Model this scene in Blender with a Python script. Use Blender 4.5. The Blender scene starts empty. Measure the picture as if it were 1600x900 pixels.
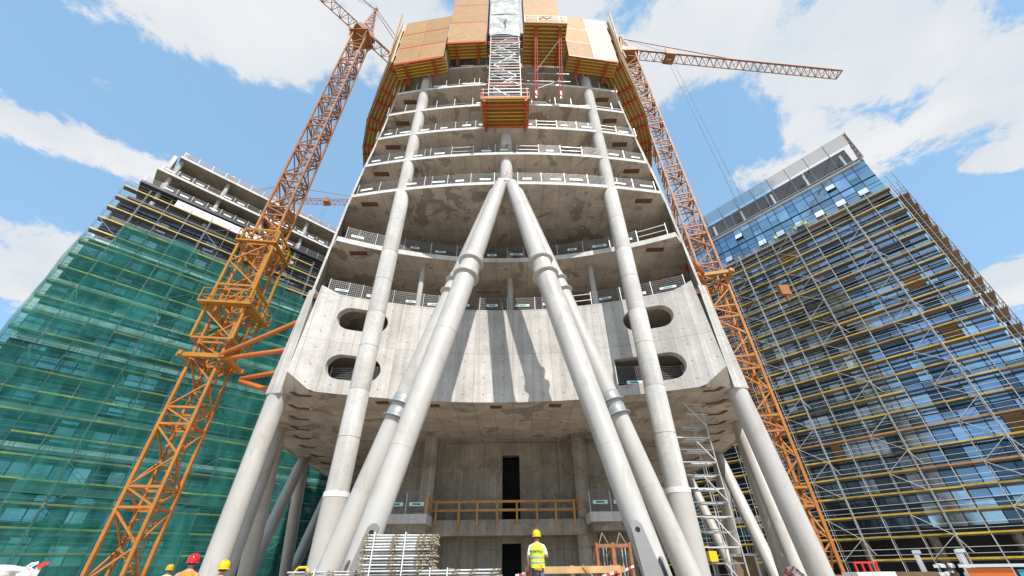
import bpy, bmesh, math, random
from mathutils import Vector, Matrix, Euler

random.seed(7)
R = math.radians
scene = bpy.context.scene
col = scene.collection

# ------------------------------------------------------------------ camera
cam_d = bpy.data.cameras.new("camera")
cam_d.sensor_width = 36.0
cam_d.lens = 36.0 * 623.0 / 1600.0
cam_d.clip_start = 0.1
cam_d.clip_end = 6000
cam = bpy.data.objects.new("camera", cam_d)
col.objects.link(cam)
PITCH, ROLL = R(35.4), R(0.7)
_f = Vector((0, math.cos(PITCH), math.sin(PITCH)))
_u = Vector((0, -math.sin(PITCH), math.cos(PITCH)))
_r = Vector((1, 0, 0))
_r2 = _r * math.cos(ROLL) - _u * math.sin(ROLL)
_u2 = _u * math.cos(ROLL) + _r * math.sin(ROLL)
_m = Matrix((_r2, _u2, -_f)).transposed().to_4x4()
_m.translation = (0, 0, 1.5)
cam.matrix_world = _m
scene.camera = cam
scene.render.resolution_x, scene.render.resolution_y = 1024, 576

# ------------------------------------------------------------------ sun and sky
SUN_TO = Vector((0.40, -1.0, 1.33)).normalized()
sun_d = bpy.data.lights.new("sun", 'SUN')
sun_d.energy = 5.0
sun_d.angle = R(0.53)
sun_d.color = (1.0, 0.955, 0.89)
sun = bpy.data.objects.new("sun", sun_d)
col.objects.link(sun)
sun.rotation_euler = SUN_TO.to_track_quat('Z', 'Y').to_euler()
sun.location = (20, -40, 80)

world = bpy.data.worlds.new("World")
scene.world = world
world.use_nodes = True
wt = world.node_tree
wt.nodes.clear()


class NG:
    """small helper to wire shader nodes"""
    def __init__(self, tree):
        self.t = tree

    def n(self, typ, ins=None, **props):
        nd = self.t.nodes.new(typ)
        for k, v in props.items():
            setattr(nd, k, v)
        for k, v in (ins or {}).items():
            s = nd.inputs[k]
            if isinstance(v, bpy.types.NodeSocket):
                self.t.links.new(v, s)
            else:
                s.default_value = v
        return nd

    def math(self, op, a, b=0.0, c=None, clamp=False):
        ins = {0: a, 1: b}
        if c is not None:
            ins[2] = c
        return self.n('ShaderNodeMath', ins, operation=op, use_clamp=clamp).outputs[0]

    def ramp(self, val, a, b, lo=0.0, hi=1.0, smooth=True):
        return self.n('ShaderNodeMapRange', {0: val, 1: a, 2: b, 3: lo, 4: hi},
                      interpolation_type='SMOOTHSTEP' if smooth else 'LINEAR').outputs[0]

    def mix(self, f, a, b):
        nd = self.n('ShaderNodeMix', None, data_type='RGBA')
        for s, v in ((nd.inputs[0], f), (nd.inputs[6], a), (nd.inputs[7], b)):
            if isinstance(v, bpy.types.NodeSocket):
                self.t.links.new(v, s)
            else:
                s.default_value = v if not isinstance(v, tuple) or len(v) == 4 else (*v, 1)
        return nd.outputs[2]

    def vscale(self, vec, s):
        return self.n('ShaderNodeVectorMath', {0: vec, 1: s}, operation='MULTIPLY').outputs[0]

    def noise(self, vec, scale, detail=4.0, rough=0.55, dist=0.0):
        return self.n('ShaderNodeTexNoise', {'Vector': vec, 'Scale': scale, 'Detail': detail,
                                             'Roughness': rough, 'Distortion': dist}).outputs[0]


def build_sky():
    g = NG(wt)
    sky = g.n('ShaderNodeTexSky', sky_type='NISHITA', sun_disc=False)
    sky.sun_elevation = math.asin(SUN_TO.z)
    sky.sun_rotation = math.atan2(SUN_TO.x, SUN_TO.y)
    sky.air_density = 1.0
    sky.dust_density = 0.6
    sky.ozone_density = 1.2
    tc = g.n('ShaderNodeTexCoord')
    sep = g.n('ShaderNodeSeparateXYZ', {0: tc.outputs['Generated']})
    zz = g.math('MAXIMUM', g.math('ADD', sep.outputs[2], 0.06), 0.03)
    px = g.math('DIVIDE', sep.outputs[0], zz)
    py = g.math('DIVIDE', sep.outputs[1], zz)
    p = g.n('ShaderNodeCombineXYZ', {0: px, 1: py, 2: 0.0}).outputs[0]
    warp = g.n('ShaderNodeTexNoise', {'Vector': p, 'Scale': 1.6, 'Detail': 3.0}).outputs[1]
    wv = g.n('ShaderNodeVectorMath', {0: warp, 1: (0.5, 0.5, 0.5)}, operation='SUBTRACT').outputs[0]
    wv = g.n('ShaderNodeVectorMath', {0: wv, 3: 0.30}, operation='SCALE').outputs[0]
    pw = g.n('ShaderNodeVectorMath', {0: p, 1: wv}, operation='ADD').outputs[0]
    fbm = g.noise(pw, 4.6, 12.0, 0.66)
    big = g.noise(pw, 0.9, 2.0, 0.5)
    field = g.math('ADD', g.math('MULTIPLY', g.math('SUBTRACT', fbm, 0.5), 2.9),
                   g.math('MULTIPLY', g.math('SUBTRACT', big, 0.5), 1.1))
    # cloud banks of the overhead cloud layer: (centre, half axes, turn, weight), plane = direction / height
    acc = None
    for cx, cy, rx, ry, a, w in CLOUDS:
        mp = g.n('ShaderNodeMapping', {0: p, 1: (cx, cy, 0), 2: (0, 0, R(a)), 3: (rx, ry, 1)},
                 vector_type='TEXTURE').outputs[0]
        ln = g.n('ShaderNodeVectorMath', {0: mp}, operation='LENGTH').outputs[1]
        b = g.ramp(ln, 2.2, 0.0, 0.0, w * 1.12)
        acc = b if acc is None else g.math('MAXIMUM' if w > 0 else 'ADD', acc, b)
    field = g.math('ADD', field, g.math('SUBTRACT', acc, 0.50))
    dens = g.ramp(field, 0.0, 0.36)
    shade = g.ramp(g.noise(pw, 2.3, 5.0, 0.55), 0.30, 0.72)
    ccol = g.mix(shade, (0.76, 0.83, 0.90, 1), (0.98, 0.985, 1.0, 1))
    bg1 = g.n('ShaderNodeBackground', {0: g.mix(0.45, sky.outputs[0], (2.9, 5.2, 7.6)), 1: 0.142})
    bg2 = g.n('ShaderNodeBackground', {0: ccol, 1: 0.76})
    mx = g.n('ShaderNodeMixShader', {0: g.math('MULTIPLY', dens, 0.97), 1: bg1.outputs[0], 2: bg2.outputs[0]})
    out = g.n('ShaderNodeOutputWorld', {0: mx.outputs[0]})


# cloud plane coordinates
CLOUDS = [
    (-0.64, 0.33, 0.20, 0.085, 12, 0.95),
    (-0.44, 0.36, 0.22, 0.12, 15, 1.05),
    (-0.20, 0.36, 0.26, 0.14, 5, 1.1),
    (0.08, 0.36, 0.30, 0.16, 0, 1.1),
    (0.40, 0.40, 0.30, 0.15, 5, 1.1),
    (0.78, 0.42, 0.34, 0.17, 5, 1.15),
    (1.08, 0.47, 0.30, 0.17, 10, 1.1),
    (0.86, 0.62, 0.22, 0.11, 15, 1.05),
    (0.68, 0.73, 0.11, 0.08, 30, 0.95),
    (-1.17, 0.57, 0.20, 0.075, 42, 1.0),
    (-1.06, 0.62, 0.12, 0.04, 38, 0.8),
    (-1.66, 1.10, 0.34, 0.22, 20, 1.15),
    (1.86, 1.22, 0.30, 0.19, -20, 1.15),
    (1.31, 0.68, 0.13, 0.055, 0, 1.0),
    (0.1, -1.2, 1.6, 0.5, 12, 0.75),
    (-2.6, -0.3, 0.6, 1.1, 20, 0.7),
    (2.4, -0.6, 0.5, 0.8, -30, 0.7),
    (0.55, 0.57, 0.13, 0.09, 40, -0.30),
    (0.60, 0.66, 0.10, 0.07, 30, -0.35),
]
build_sky()

vs = scene.view_settings
vs.view_transform = 'Standard'
vs.look = 'None'
vs.gamma = 1.0
vs.use_curve_mapping = False
vs.exposure = 0.26
scene.render.engine = 'CYCLES'
scene.cycles.max_bounces = 8
scene.cycles.transparent_max_bounces = 16


# ------------------------------------------------------------------ materials
MATS = {}


def pmat(name, base, rough=0.7, metal=0.0, var=0.18, scale=1.2, bump=0.0, bscale=30.0, rnd=0.0,
         spec=0.5, stretch=(1, 1, 1), dirt=None, dirt_scale=0.7, dirt_amt=0.5, coat=0.0):
    m = bpy.data.materials.new(name)
    m.use_nodes = True
    t = m.node_tree
    bs = t.nodes['Principled BSDF']
    g = NG(t)
    pos = g.n('ShaderNodeNewGeometry').outputs['Position']
    v = g.vscale(pos, stretch)
    nz = g.noise(v, scale, 6.0, 0.6)
    k = g.ramp(nz, 0.28, 0.72, 1 - var, 1 + var, smooth=False)
    if rnd:
        oi = g.n('ShaderNodeObjectInfo').outputs['Random']
        k = g.math('MULTIPLY', k, g.ramp(oi, 0, 1, 1 - rnd, 1 + rnd, smooth=False))
    c = g.n('ShaderNodeVectorMath', {0: base, 3: k}, operation='SCALE').outputs[0]
    if dirt:
        d = g.ramp(g.noise(v, dirt_scale, 7.0, 0.65, 0.4), 0.52, 0.66, 0, dirt_amt)
        c = g.mix(d, c, dirt)
    t.links.new(c, bs.inputs['Base Color'])
    bs.inputs['Metallic'].default_value = metal
    r = g.ramp(g.noise(v, scale * 3.1, 3.0), 0.3, 0.7, max(0.02, rough - 0.08), min(1, rough + 0.08))
    t.links.new(r, bs.inputs['Roughness'])
    bs.inputs['Specular IOR Level'].default_value = spec
    if coat:
        bs.inputs['Coat Weight'].default_value = coat
    if bump:
        b = g.n('ShaderNodeBump', {'Strength': bump, 'Distance': 0.02, 'Height': g.noise(v, bscale, 5.0)})
        t.links.new(b.outputs[0], bs.inputs['Normal'])
    MATS[name] = m
    return m


def concrete(name, base, mode, joint=(2.4, 1.2), jdark=0.55, patch=0.0, streak=0.0, var=0.13, holes=False):
    """cast concrete: blotches, panel joint lines, damp patches, run marks"""
    m = bpy.data.materials.new(name)
    m.use_nodes = True
    t = m.node_tree
    bs = t.nodes['Principled BSDF']
    g = NG(t)
    pos = g.n('ShaderNodeNewGeometry').outputs['Position']
    sp = g.n('ShaderNodeSeparateXYZ', {0: pos})
    if mode == 'xz':
        uv = g.n('ShaderNodeCombineXYZ', {0: sp.outputs[0], 1: sp.outputs[2], 2: 0.0}).outputs[0]
    else:
        uv = g.n('ShaderNodeCombineXYZ', {0: sp.outputs[0], 1: sp.outputs[1], 2: 0.0}).outputs[0]
    k = g.ramp(g.noise(pos, 0.55, 7, 0.62), 0.3, 0.7, 1 - var, 1 + var, smooth=False)
    k2 = g.ramp(g.noise(pos, 6.0, 6, 0.65), 0.3, 0.7, 0.9, 1.1, smooth=False)
    k = g.math('MULTIPLY', k, k2)
    if streak:
        st = g.noise(g.vscale(pos, (3.0, 3.0, 0.10)), 1.0, 6, 0.6)
        k = g.math('MULTIPLY', k, g.ramp(st, 0.35, 0.62, 1 - streak, 1.0 + streak * .3))
    if joint:
        br = g.n('ShaderNodeTexBrick', {'Vector': uv, 'Scale': 1.0, 'Mortar Size': 0.016, 'Mortar Smooth': 0.4,
                                        'Brick Width': joint[0], 'Row Height': joint[1],
                                        'Color1': (1, 1, 1, 1), 'Color2': (0.86, 0.86, 0.86, 1), 'Mortar': (jdark, jdark, jdark, 1)},
                  offset=0.0)
        jc = br.outputs[0]
    else:
        jc = (1, 1, 1)
    c = g.n('ShaderNodeVectorMath', {0: base, 3: k}, operation='SCALE').outputs[0]
    c = g.n('ShaderNodeVectorMath', {0: c, 1: jc}, operation='MULTIPLY').outputs[0]
    if patch:
        d = g.ramp(g.noise(pos, 0.42, 5.0, 0.6, 0.8), 0.575, 0.592, 0, patch)
        c = g.mix(d, c, tuple(x * 0.42 for x in base))
    if holes:
        fx = g.math('SUBTRACT', g.math('FRACT', g.math('DIVIDE', sp.outputs[0], 1.25)), 0.5)
        fz = g.math('SUBTRACT', g.math('FRACT', g.math('DIVIDE', sp.outputs[2], 1.1)), 0.5)
        rr = g.math('SQRT', g.math('ADD', g.math('MULTIPLY', fx, fx), g.math('MULTIPLY', fz, fz)))
        c = g.mix(g.ramp(rr, 0.045, 0.03, 0, 0.8), c, tuple(x * 0.25 for x in base))
    t.links.new(c, bs.inputs['Base Color'])
    bs.inputs['Roughness'].default_value = 0.82
    bs.inputs['Specular IOR Level'].default_value = 0.3
    b = g.n('ShaderNodeBump', {'Strength': 0.28, 'Distance': 0.02, 'Height': g.noise(pos, 9.0, 8.0, 0.7)})
    t.links.new(b.outputs[0], bs.inputs['Normal'])
    MATS[name] = m
    return m


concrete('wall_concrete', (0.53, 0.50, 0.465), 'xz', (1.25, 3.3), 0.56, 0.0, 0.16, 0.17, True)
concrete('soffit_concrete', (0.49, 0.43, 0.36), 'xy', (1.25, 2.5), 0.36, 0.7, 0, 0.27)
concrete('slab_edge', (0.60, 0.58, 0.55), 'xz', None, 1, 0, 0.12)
concrete('column_concrete', (0.46, 0.44, 0.41), 'xz', None, 1, 0, 0.10, 0.16)
concrete('raw_concrete', (0.34, 0.30, 0.245), 'xz', (1.3, 2.7), 0.55, 0.4, 0.18, 0.26, True)
pmat('white_steel', (0.46, 0.435, 0.40), 0.40, 0.0, 0.09, 1.1, spec=0.5, coat=0.12, stretch=(1, 1, 0.35), bump=0.12, bscale=7.0, dirt=(0.33, 0.29, 0.24), dirt_scale=1.3, dirt_amt=0.55)
pmat('casing_white', (0.44, 0.415, 0.38), 0.5, 0.0, 0.08, 0.8, dirt=(0.42, 0.39, 0.35), dirt_amt=0.4)
pmat('collar_grey', (0.30, 0.31, 0.31), 0.45, 0.2, 0.1)
pmat('plate_grey', (0.21, 0.205, 0.20), 0.5, 0.1, 0.1)
pmat('rust', (0.13, 0.065, 0.035), 0.85, 0.1, 0.35, 6.0)
pmat('rust_orange', (0.30, 0.125, 0.05), 0.8, 0.1, 0.35, 7.0)
pmat('plywood', (0.36, 0.205, 0.078), 0.7, 0.0, 0.22, 1.5, stretch=(1, 1, 4), rnd=0.12, dirt=(0.40, 0.24, 0.10), dirt_amt=0.5)
pmat('plywood_dark', (0.26, 0.16, 0.08), 0.7, 0.0, 0.2, 2.0, rnd=0.2)
pmat('plywood_pale', (0.44, 0.335, 0.215), 0.6, 0.0, 0.12, 1.5, rnd=0.1)
pmat('timber', (0.48, 0.29, 0.13), 0.7, 0.0, 0.2, 2.5, stretch=(1, 1, 1), rnd=0.15)
pmat('timber_orange', (0.52, 0.24, 0.055), 0.65, 0.0, 0.18, 3.0, rnd=0.15)
pmat('yellow_beam', (0.56, 0.33, 0.022), 0.5, 0.0, 0.18, 3.0, rnd=0.12, dirt=(0.25, 0.13, 0.03), dirt_scale=3)
pmat('red_steel', (0.46, 0.052, 0.022), 0.5, 0.1, 0.2, 3.0, rnd=0.1)
pmat('crane_orange', (0.42, 0.15, 0.02), 0.5, 0.0, 0.2, 1.2, dirt=(0.26, 0.085, 0.025), dirt_scale=2.2, dirt_amt=0.55)
pmat('crane_brown', (0.31, 0.125, 0.042), 0.55, 0.0, 0.2, 1.2, dirt=(0.22, 0.085, 0.035), dirt_scale=2.2, dirt_amt=0.6)
pmat('cage_yellow', (0.38, 0.17, 0.014), 0.45, 0.0, 0.12, 1.5)
pmat('strut_orange', (0.50, 0.135, 0.022), 0.45, 0.0, 0.12, 1.5)
pmat('galvanised', (0.24, 0.24, 0.24), 0.5, 0.35, 0.22, 4.0, rnd=0.15)
pmat('galvanised_light', (0.56, 0.56, 0.55), 0.45, 0.25, 0.2, 4.0, rnd=0.15)
pmat('toe_yellow', (0.56, 0.38, 0.03), 0.55, 0.0, 0.2, 2.0, rnd=0.28, dirt=(0.33, 0.17, 0.05), dirt_scale=1.3, dirt_amt=0.7)
pmat('toe_orange', (0.45, 0.21, 0.04), 0.6, 0.0, 0.2, 2.0, rnd=0.25)
pmat('deck_steel', (0.13, 0.12, 0.11), 0.7, 0.2, 0.2, 2.0, rnd=0.2)
pmat('deck_wood', (0.24, 0.16, 0.09), 0.8, 0.0, 0.25, 2.0, rnd=0.25)
pmat('osb', (0.27, 0.15, 0.055), 0.8, 0.0, 0.25, 5.0, rnd=0.2)
pmat('frame_dark', (0.025, 0.028, 0.03), 0.45, 0.2, 0.1)
pmat('shade_black', (0.012, 0.012, 0.012), 0.9, 0.0, 0.2)  # near-black standing in for the shade inside holes and openings
pmat('interior_shade', (0.05, 0.05, 0.05), 0.9, 0.0, 0.3, 0.5)  # dark backing colour standing in for unlit rooms
pmat('panel_white', (0.66, 0.67, 0.68), 0.45, 0.0, 0.08, 1.0, rnd=0.1)
pmat('panel_grey', (0.085, 0.088, 0.092), 0.6, 0.0, 0.12, 0.8, rnd=0.1)
pmat('sign_white', (0.78, 0.79, 0.79), 0.5, 0.0, 0.03)
pmat('sign_teal', (0.05, 0.42, 0.44), 0.5, 0.0, 0.05)
pmat('sign_dark', (0.02, 0.16, 0.19), 0.5, 0.0, 0.05)
pmat('white_paint', (0.74, 0.73, 0.71), 0.5, 0.0, 0.06)
pmat('wrap_white', (0.62, 0.63, 0.63), 0.45, 0.0, 0.12, 2.0)
pmat('helmet_yellow', (0.80, 0.47, 0.0), 0.3, 0.0, 0.03)
pmat('helmet_orange', (0.80, 0.30, 0.0), 0.3, 0.0, 0.03)
pmat('helmet_red', (0.62, 0.012, 0.02), 0.25, 0.0, 0.03)
pmat('vest_yellow', (0.58, 0.72, 0.04), 0.7, 0.0, 0.08, 6)
pmat('vest_pale', (0.66, 0.72, 0.30), 0.7, 0.0, 0.08, 6)
pmat('vest_orange', (0.85, 0.20, 0.01), 0.7, 0.0, 0.08, 6)
pmat('reflective', (0.42, 0.42, 0.42), 0.35, 0.3, 0.05)
pmat('shirt_white', (0.76, 0.76, 0.77), 0.8, 0.0, 0.05)
pmat('skin', (0.47, 0.24, 0.15), 0.55, 0.0, 0.08, 8)
pmat('jeans', (0.11, 0.13, 0.18), 0.85, 0.0, 0.25, 14)
pmat('hair', (0.09, 0.075, 0.065), 0.8, 0.0, 0.1)
pmat('print_dark', (0.03, 0.09, 0.03), 0.8, 0.0, 0.05)
pmat('print_red', (0.33, 0.03, 0.01), 0.8, 0.0, 0.05)
pmat('boot', (0.05, 0.035, 0.025), 0.7, 0.0, 0.1)
pmat('rope', (0.40, 0.30, 0.18), 0.9, 0.0, 0.1)
pmat('tape_red', (0.60, 0.03, 0.02), 0.5, 0.0, 0.05)
pmat('tarp_blue', (0.05, 0.36, 0.52), 0.5, 0.0, 0.1)
pmat('tarp_orange', (0.70, 0.16, 0.02), 0.5, 0.0, 0.1)
pmat('cable', (0.03, 0.03, 0.03), 0.6, 0.3, 0.05)
pmat('ground_sand', (0.38, 0.325, 0.26), 0.95, 0.0, 0.22, 0.35, bump=0.5, bscale=3.0, dirt=(0.33, 0.30, 0.26), dirt_scale=0.12)
pmat('coupler', (0.25, 0.21, 0.14), 0.6, 0.3, 0.35, 14)


def glass(name, base, rough, metal, var=0.25):
    m = pmat(name, base, rough, metal, var, 0.3, spec=1.0, rnd=0.35)
    return m


glass('glass_blue', (0.27, 0.39, 0.51), 0.05, 0.85)
glass('glass_pale', (0.40, 0.54, 0.62), 0.06, 0.85)
glass('glass_skylit', (0.74, 0.80, 0.83), 0.25, 0.35, 0.08)  # bright sky on the opened sashes, put into a whitish pane colour
glass('glass_dark', (0.06, 0.11, 0.16), 0.04, 0.7)


def net_mat():
    m = bpy.data.materials.new('green_net')
    m.use_nodes = True
    t = m.node_tree
    t.nodes.clear()
    g = NG(t)
    pos = g.n('ShaderNodeNewGeometry').outputs['Position']
    k = g.noise(g.vscale(pos, (1, 1, 0.25)), 0.9, 5, 0.6)
    c = g.mix(g.ramp(k, 0.3, 0.7), (0.02, 0.155, 0.135), (0.055, 0.26, 0.23))
    d = g.n('ShaderNodeBsdfDiffuse', {0: c})
    tl = g.n('ShaderNodeBsdfTranslucent', {0: c})
    s = g.n('ShaderNodeMixShader', {0: 0.3, 1: d.outputs[0], 2: tl.outputs[0]})
    tr = g.n('ShaderNodeBsdfTransparent', {0: (0.72, 0.92, 0.88, 1)})
    a = g.ramp(g.noise(g.vscale(pos, (0.6, 0.6, 0.5)), 0.7, 4, 0.6), 0.3, 0.7, 0.30, 0.62)
    oi = g.n('ShaderNodeObjectInfo').outputs['Random']
    a = g.math('ADD', a, g.math('MULTIPLY', g.math('SUBTRACT', oi, 0.5), 0.16))
    mx = g.n('ShaderNodeMixShader', {0: a, 1: tr.outputs[0], 2: s.outputs[0]})
    g.n('ShaderNodeOutputMaterial', {0: mx.outputs[0]})
    MATS['green_net'] = m


net_mat()


def white_net():
    m = bpy.data.materials.new('white_net')
    m.use_nodes = True
    t = m.node_tree
    t.nodes.clear()
    g = NG(t)
    pos = g.n('ShaderNodeNewGeometry').outputs['Position']
    k = g.noise(pos, 1.4, 5, 0.6)
    c = g.mix(g.ramp(k, 0.3, 0.7), (0.55, 0.57, 0.57), (0.78, 0.79, 0.79))
    d = g.n('ShaderNodeBsdfDiffuse', {0: c})
    tr = g.n('ShaderNodeBsdfTransparent')
    mx = g.n('ShaderNodeMixShader', {0: g.ramp(k, 0.3, 0.7, 0.62, 0.86), 1: tr.outputs[0], 2: d.outputs[0]})
    g.n('ShaderNodeOutputMaterial', {0: mx.outputs[0]})
    MATS['white_net'] = m


white_net()


# ------------------------------------------------------------------ mesh helpers
class MB:
    def __init__(self):
        self.v, self.f, self.s, self.m = [], [], [], []

    def add(self, vs_, fs, smooth=False, mi=0):
        o = len(self.v)
        self.v.extend([tuple(a) for a in vs_])
        for f in fs:
            self.f.append([i + o for i in f])
            self.s.append(smooth)
            self.m.append(mi)
        return self

    def box(self, c, s, M=None, mi=0):
        hx, hy, hz = s[0] / 2, s[1] / 2, s[2] / 2
        pts = [Vector((x, y, z)) for x in (-hx, hx) for y in (-hy, hy) for z in (-hz, hz)]
        c = Vector(c)
        pts = [(M @ p if M else p) + c for p in pts]
        self.add(pts, [(0, 1, 3, 2), (4, 6, 7, 5), (0, 4, 5, 1), (2, 3, 7, 6), (0, 2, 6, 4), (1, 5, 7, 3)], mi=mi)
        return self

    def rng(self, x0, x1, y0, y1, z0, z1, mi=0):
        return self.box(((x0 + x1) / 2, (y0 + y1) / 2, (z0 + z1) / 2), (x1 - x0, y1 - y0, z1 - z0), mi=mi)

    def bar(self, p, q, w, h=None, mi=0, up=None):
        p, q = Vector(p), Vector(q)
        d = q - p
        L = d.length
        if L < 1e-6:
            return self
        d.normalize()
        u = Vector(up) if up else (Vector((0, 0, 1)) if abs(d.z) < 0.95 else Vector((0, 1, 0)))
        a = d.cross(u).normalized()
        b = a.cross(d)
        M = Matrix((a, d, b)).transposed()
        return self.box((p + q) / 2, (w, L, h or w), M, mi)

    def tube(self, p, q, r0, r1=None, n=8, caps=True, mi=0):
        p, q = Vector(p), Vector(q)
        r1 = r0 if r1 is None else r1
        d = (q - p).normalized()
        u = Vector((0, 0, 1)) if abs(d.z) < 0.95 else Vector((0, 1, 0))
        a = d.cross(u).normalized()
        b = a.cross(d)
        ring = []
        for c, r in ((p, r0), (q, r1)):
            for i in range(n):
                t = 2 * math.pi * i / n
                ring.append(c + a * (r * math.cos(t)) + b * (r * math.sin(t)))
        self.add(ring, [(i, (i + 1) % n, n + (i + 1) % n, n + i) for i in range(n)], smooth=n > 5, mi=mi)
        if caps:
            self.add(ring, [tuple(range(n - 1, -1, -1)), tuple(range(n, 2 * n))], mi=mi)
        return self

    def path(self, pts, rs, n=16, caps=True, mi=0):
        """tube through several points lying on one straight axis, radius per point"""
        pts = [Vector(p) for p in pts]
        d = (pts[-1] - pts[0]).normalized()
        u = Vector((0, 0, 1)) if abs(d.z) < 0.95 else Vector((0, 1, 0))
        a = d.cross(u).normalized()
        b = a.cross(d)
        ring = []
        for c, r in zip(pts, rs):
            for i in range(n):
                t = 2 * math.pi * i / n
                ring.append(c + a * (r * math.cos(t)) + b * (r * math.sin(t)))
        fs = []
        for k in range(len(pts) - 1):
            fs += [(k * n + i, k * n + (i + 1) % n, (k + 1) * n + (i + 1) % n, (k + 1) * n + i) for i in range(n)]
        self.add(ring, fs, smooth=True, mi=mi)
        if caps:
            m = len(pts) - 1
            self.add(ring, [tuple(range(n - 1, -1, -1)), tuple(range(m * n, m * n + n))], mi=mi)
        return self

    def prism(self, poly, z0, z1, mi=0, sides=None):
        n = len(poly)
        vs_ = [(x, y, z0) for x, y in poly] + [(x, y, z1) for x, y in poly]
        self.add(vs_, [tuple(range(n - 1, -1, -1)), tuple(range(n, 2 * n))], mi=mi)
        self.add(vs_, [(i, (i + 1) % n, n + (i + 1) % n, n + i) for i in range(n)], mi=mi if sides is None else sides)
        return self

    def mesh(self, name, mats):
        me = bpy.data.meshes.new(name)
        me.from_pydata(self.v, [], self.f)
        if not isinstance(mats, (list, tuple)):
            mats = [mats]
        for m in mats:
            me.materials.append(MATS[m])
        me.polygons.foreach_set('use_smooth', self.s)
        me.polygons.foreach_set('material_index', self.m)
        me.update()
        return me

    def build(self, name, mats, parent=None, world=False):
        if world and parent is not None:
            t = parent.location
            self.v = [(x - t[0], y - t[1], z - t[2]) for x, y, z in self.v]
        return obj(name, self.mesh(name, mats), parent)


def obj(name, me, parent=None, loc=None, rot=None, scale=None):
    o = bpy.data.objects.new(name, me)
    col.objects.link(o)
    if parent:
        o.parent = parent
    if loc is not None:
        o.location = loc
    if rot is not None:
        o.rotation_euler = rot
    if scale is not None:
        o.scale = scale
    return o


def tag(o, label, cat, group=None):
    o['label'] = label
    o['category'] = cat
    if group:
        o['group'] = group
    return o


def struct(o):
    o['kind'] = 'structure'
    return o


def thing(name, label, cat, loc=(0, 0, 0), rz=0.0, group=None):
    o = bpy.data.objects.new(name, None)
    o.empty_display_size = 0.5
    col.objects.link(o)
    o.location = loc
    o.rotation_euler = (0, 0, rz)
    return tag(o, label, cat, group)


def copy_tree(o, parent=None):
    c = o.copy()
    col.objects.link(c)
    c.parent = parent
    for ch in list(o.children):
        copy_tree(ch, c)
    return c


CAM = Vector((0, 0, 1.5))


def pieces(name, items, parent, limit=300, rest_name=None):
    """items: (mesh, location, z turn, scale); the nearest become parts, the rest one stuff part"""
    pm = Matrix.Translation(parent.location) @ parent.rotation_euler.to_matrix().to_4x4()
    rt = {}

    def key(it):
        p = pm @ Vector(it[1])
        return (p - CAM).length
    items = sorted(items, key=key)
    for me, loc, rot, sc in items[:limit]:
        obj(name, me, parent, loc, rot if isinstance(rot, tuple) else (0, 0, rot), sc)
    rest = items[limit:]
    if rest:
        mb = MB()
        mats = []
        for me, loc, rot, sc in rest:
            e = Euler(rot if isinstance(rot, tuple) else (0, 0, rot)).to_matrix()
            S = Matrix.Diagonal(sc if sc is not None else (1, 1, 1))
            M = e @ S
            L = Vector(loc)
            vs_ = [M @ v.co + L for v in me.vertices]
            mn = [m.name for m in me.materials]
            for x in mn:
                if x not in mats:
                    mats.append(x)
            o = len(mb.v)
            mb.v.extend([tuple(a) for a in vs_])
            for p in me.polygons:
                mb.f.append([i + o for i in p.vertices])
                mb.s.append(p.use_smooth)
                mb.m.append(mats.index(mn[p.material_index]))
        r = mb.build(rest_name or name + 's_beyond', mats, parent)
        r['kind'] = 'stuff'


# ------------------------------------------------------------------ ground
gm = MB()
gm.add([(-2500, -2500, 0), (2500, -2500, 0), (2500, 2500, 0), (-2500, 2500, 0)], [(0, 1, 2, 3)])
struct(gm.build('ground', 'ground_sand'))

# ------------------------------------------------------------------ the tower
X0 = -0.35
tower = thing('concrete_tower', 'unfinished round-sided concrete tower standing on white steel and concrete columns', 'tower', (X0, 21, 0))


def lerp_table(t, x):
    if x <= t[0][0]:
        return t[0][1]
    for (a, b), (c, d) in zip(t, t[1:]):
        if x <= c:
            return b + (d - b) * (x - a) / (c - a)
    return t[-1][1]


BULGE = [(20, 0), (21, 0), (23, 1.15), (26, 2.55), (28.7, 3.65), (31.5, 4.8), (34, 5.5), (38, 6.1), (45, 6.6), (52, 5.6), (56, 3.5)]
HW = [(0, 13.0), (9.9, 13.0), (16.6, 12.65), (25.5, 12.2), (29.1, 11.9), (32.7, 11.5), (36.4, 11.15), (40, 10.9), (44, 10.75), (60, 10.4)]
YS = [21, 22, 23, 24.5, 26, 28.7, 31.5, 34, 38, 45, 52, 56]


def hw(z, y):
    return lerp_table(HW, z) + lerp_table(BULGE, y)


def front_convex(x):
    return 20.0 + 1.15 * (x / 12.2) ** 2


def front_concave(x):
    return 24.0 - 2.9 * (x / 12.6) ** 2


def slab_poly(z, front, inset=0.0, n=28, ymax=56):
    w = hw(z, 21) - inset
    pts = []
    for i in range(n + 1):
        x = -w + 2 * w * i / n
        pts.append((x + X0, front(x)))
    ys = [y for y in YS if y > pts[-1][1] + 0.3 and y <= ymax]
    right = [(hw(z, y) - inset + X0, y) for y in ys]
    left = [(-hw(z, y) + inset + X0, y) for y in reversed(ys)]
    return pts + right + left


S0, STOREY = 25.35, 3.62
LEVELS = [S0 + STOREY * k for k in range(8)]
for k, z in enumerate(LEVELS):
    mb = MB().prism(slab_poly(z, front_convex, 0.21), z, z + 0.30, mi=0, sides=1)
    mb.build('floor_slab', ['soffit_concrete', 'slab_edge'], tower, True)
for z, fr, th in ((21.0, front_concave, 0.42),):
    MB().prism(slab_poly(z, fr, 0.21), z, z + th, mi=0, sides=1).build('floor_slab', ['soffit_concrete', 'slab_edge'], tower, True)
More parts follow.
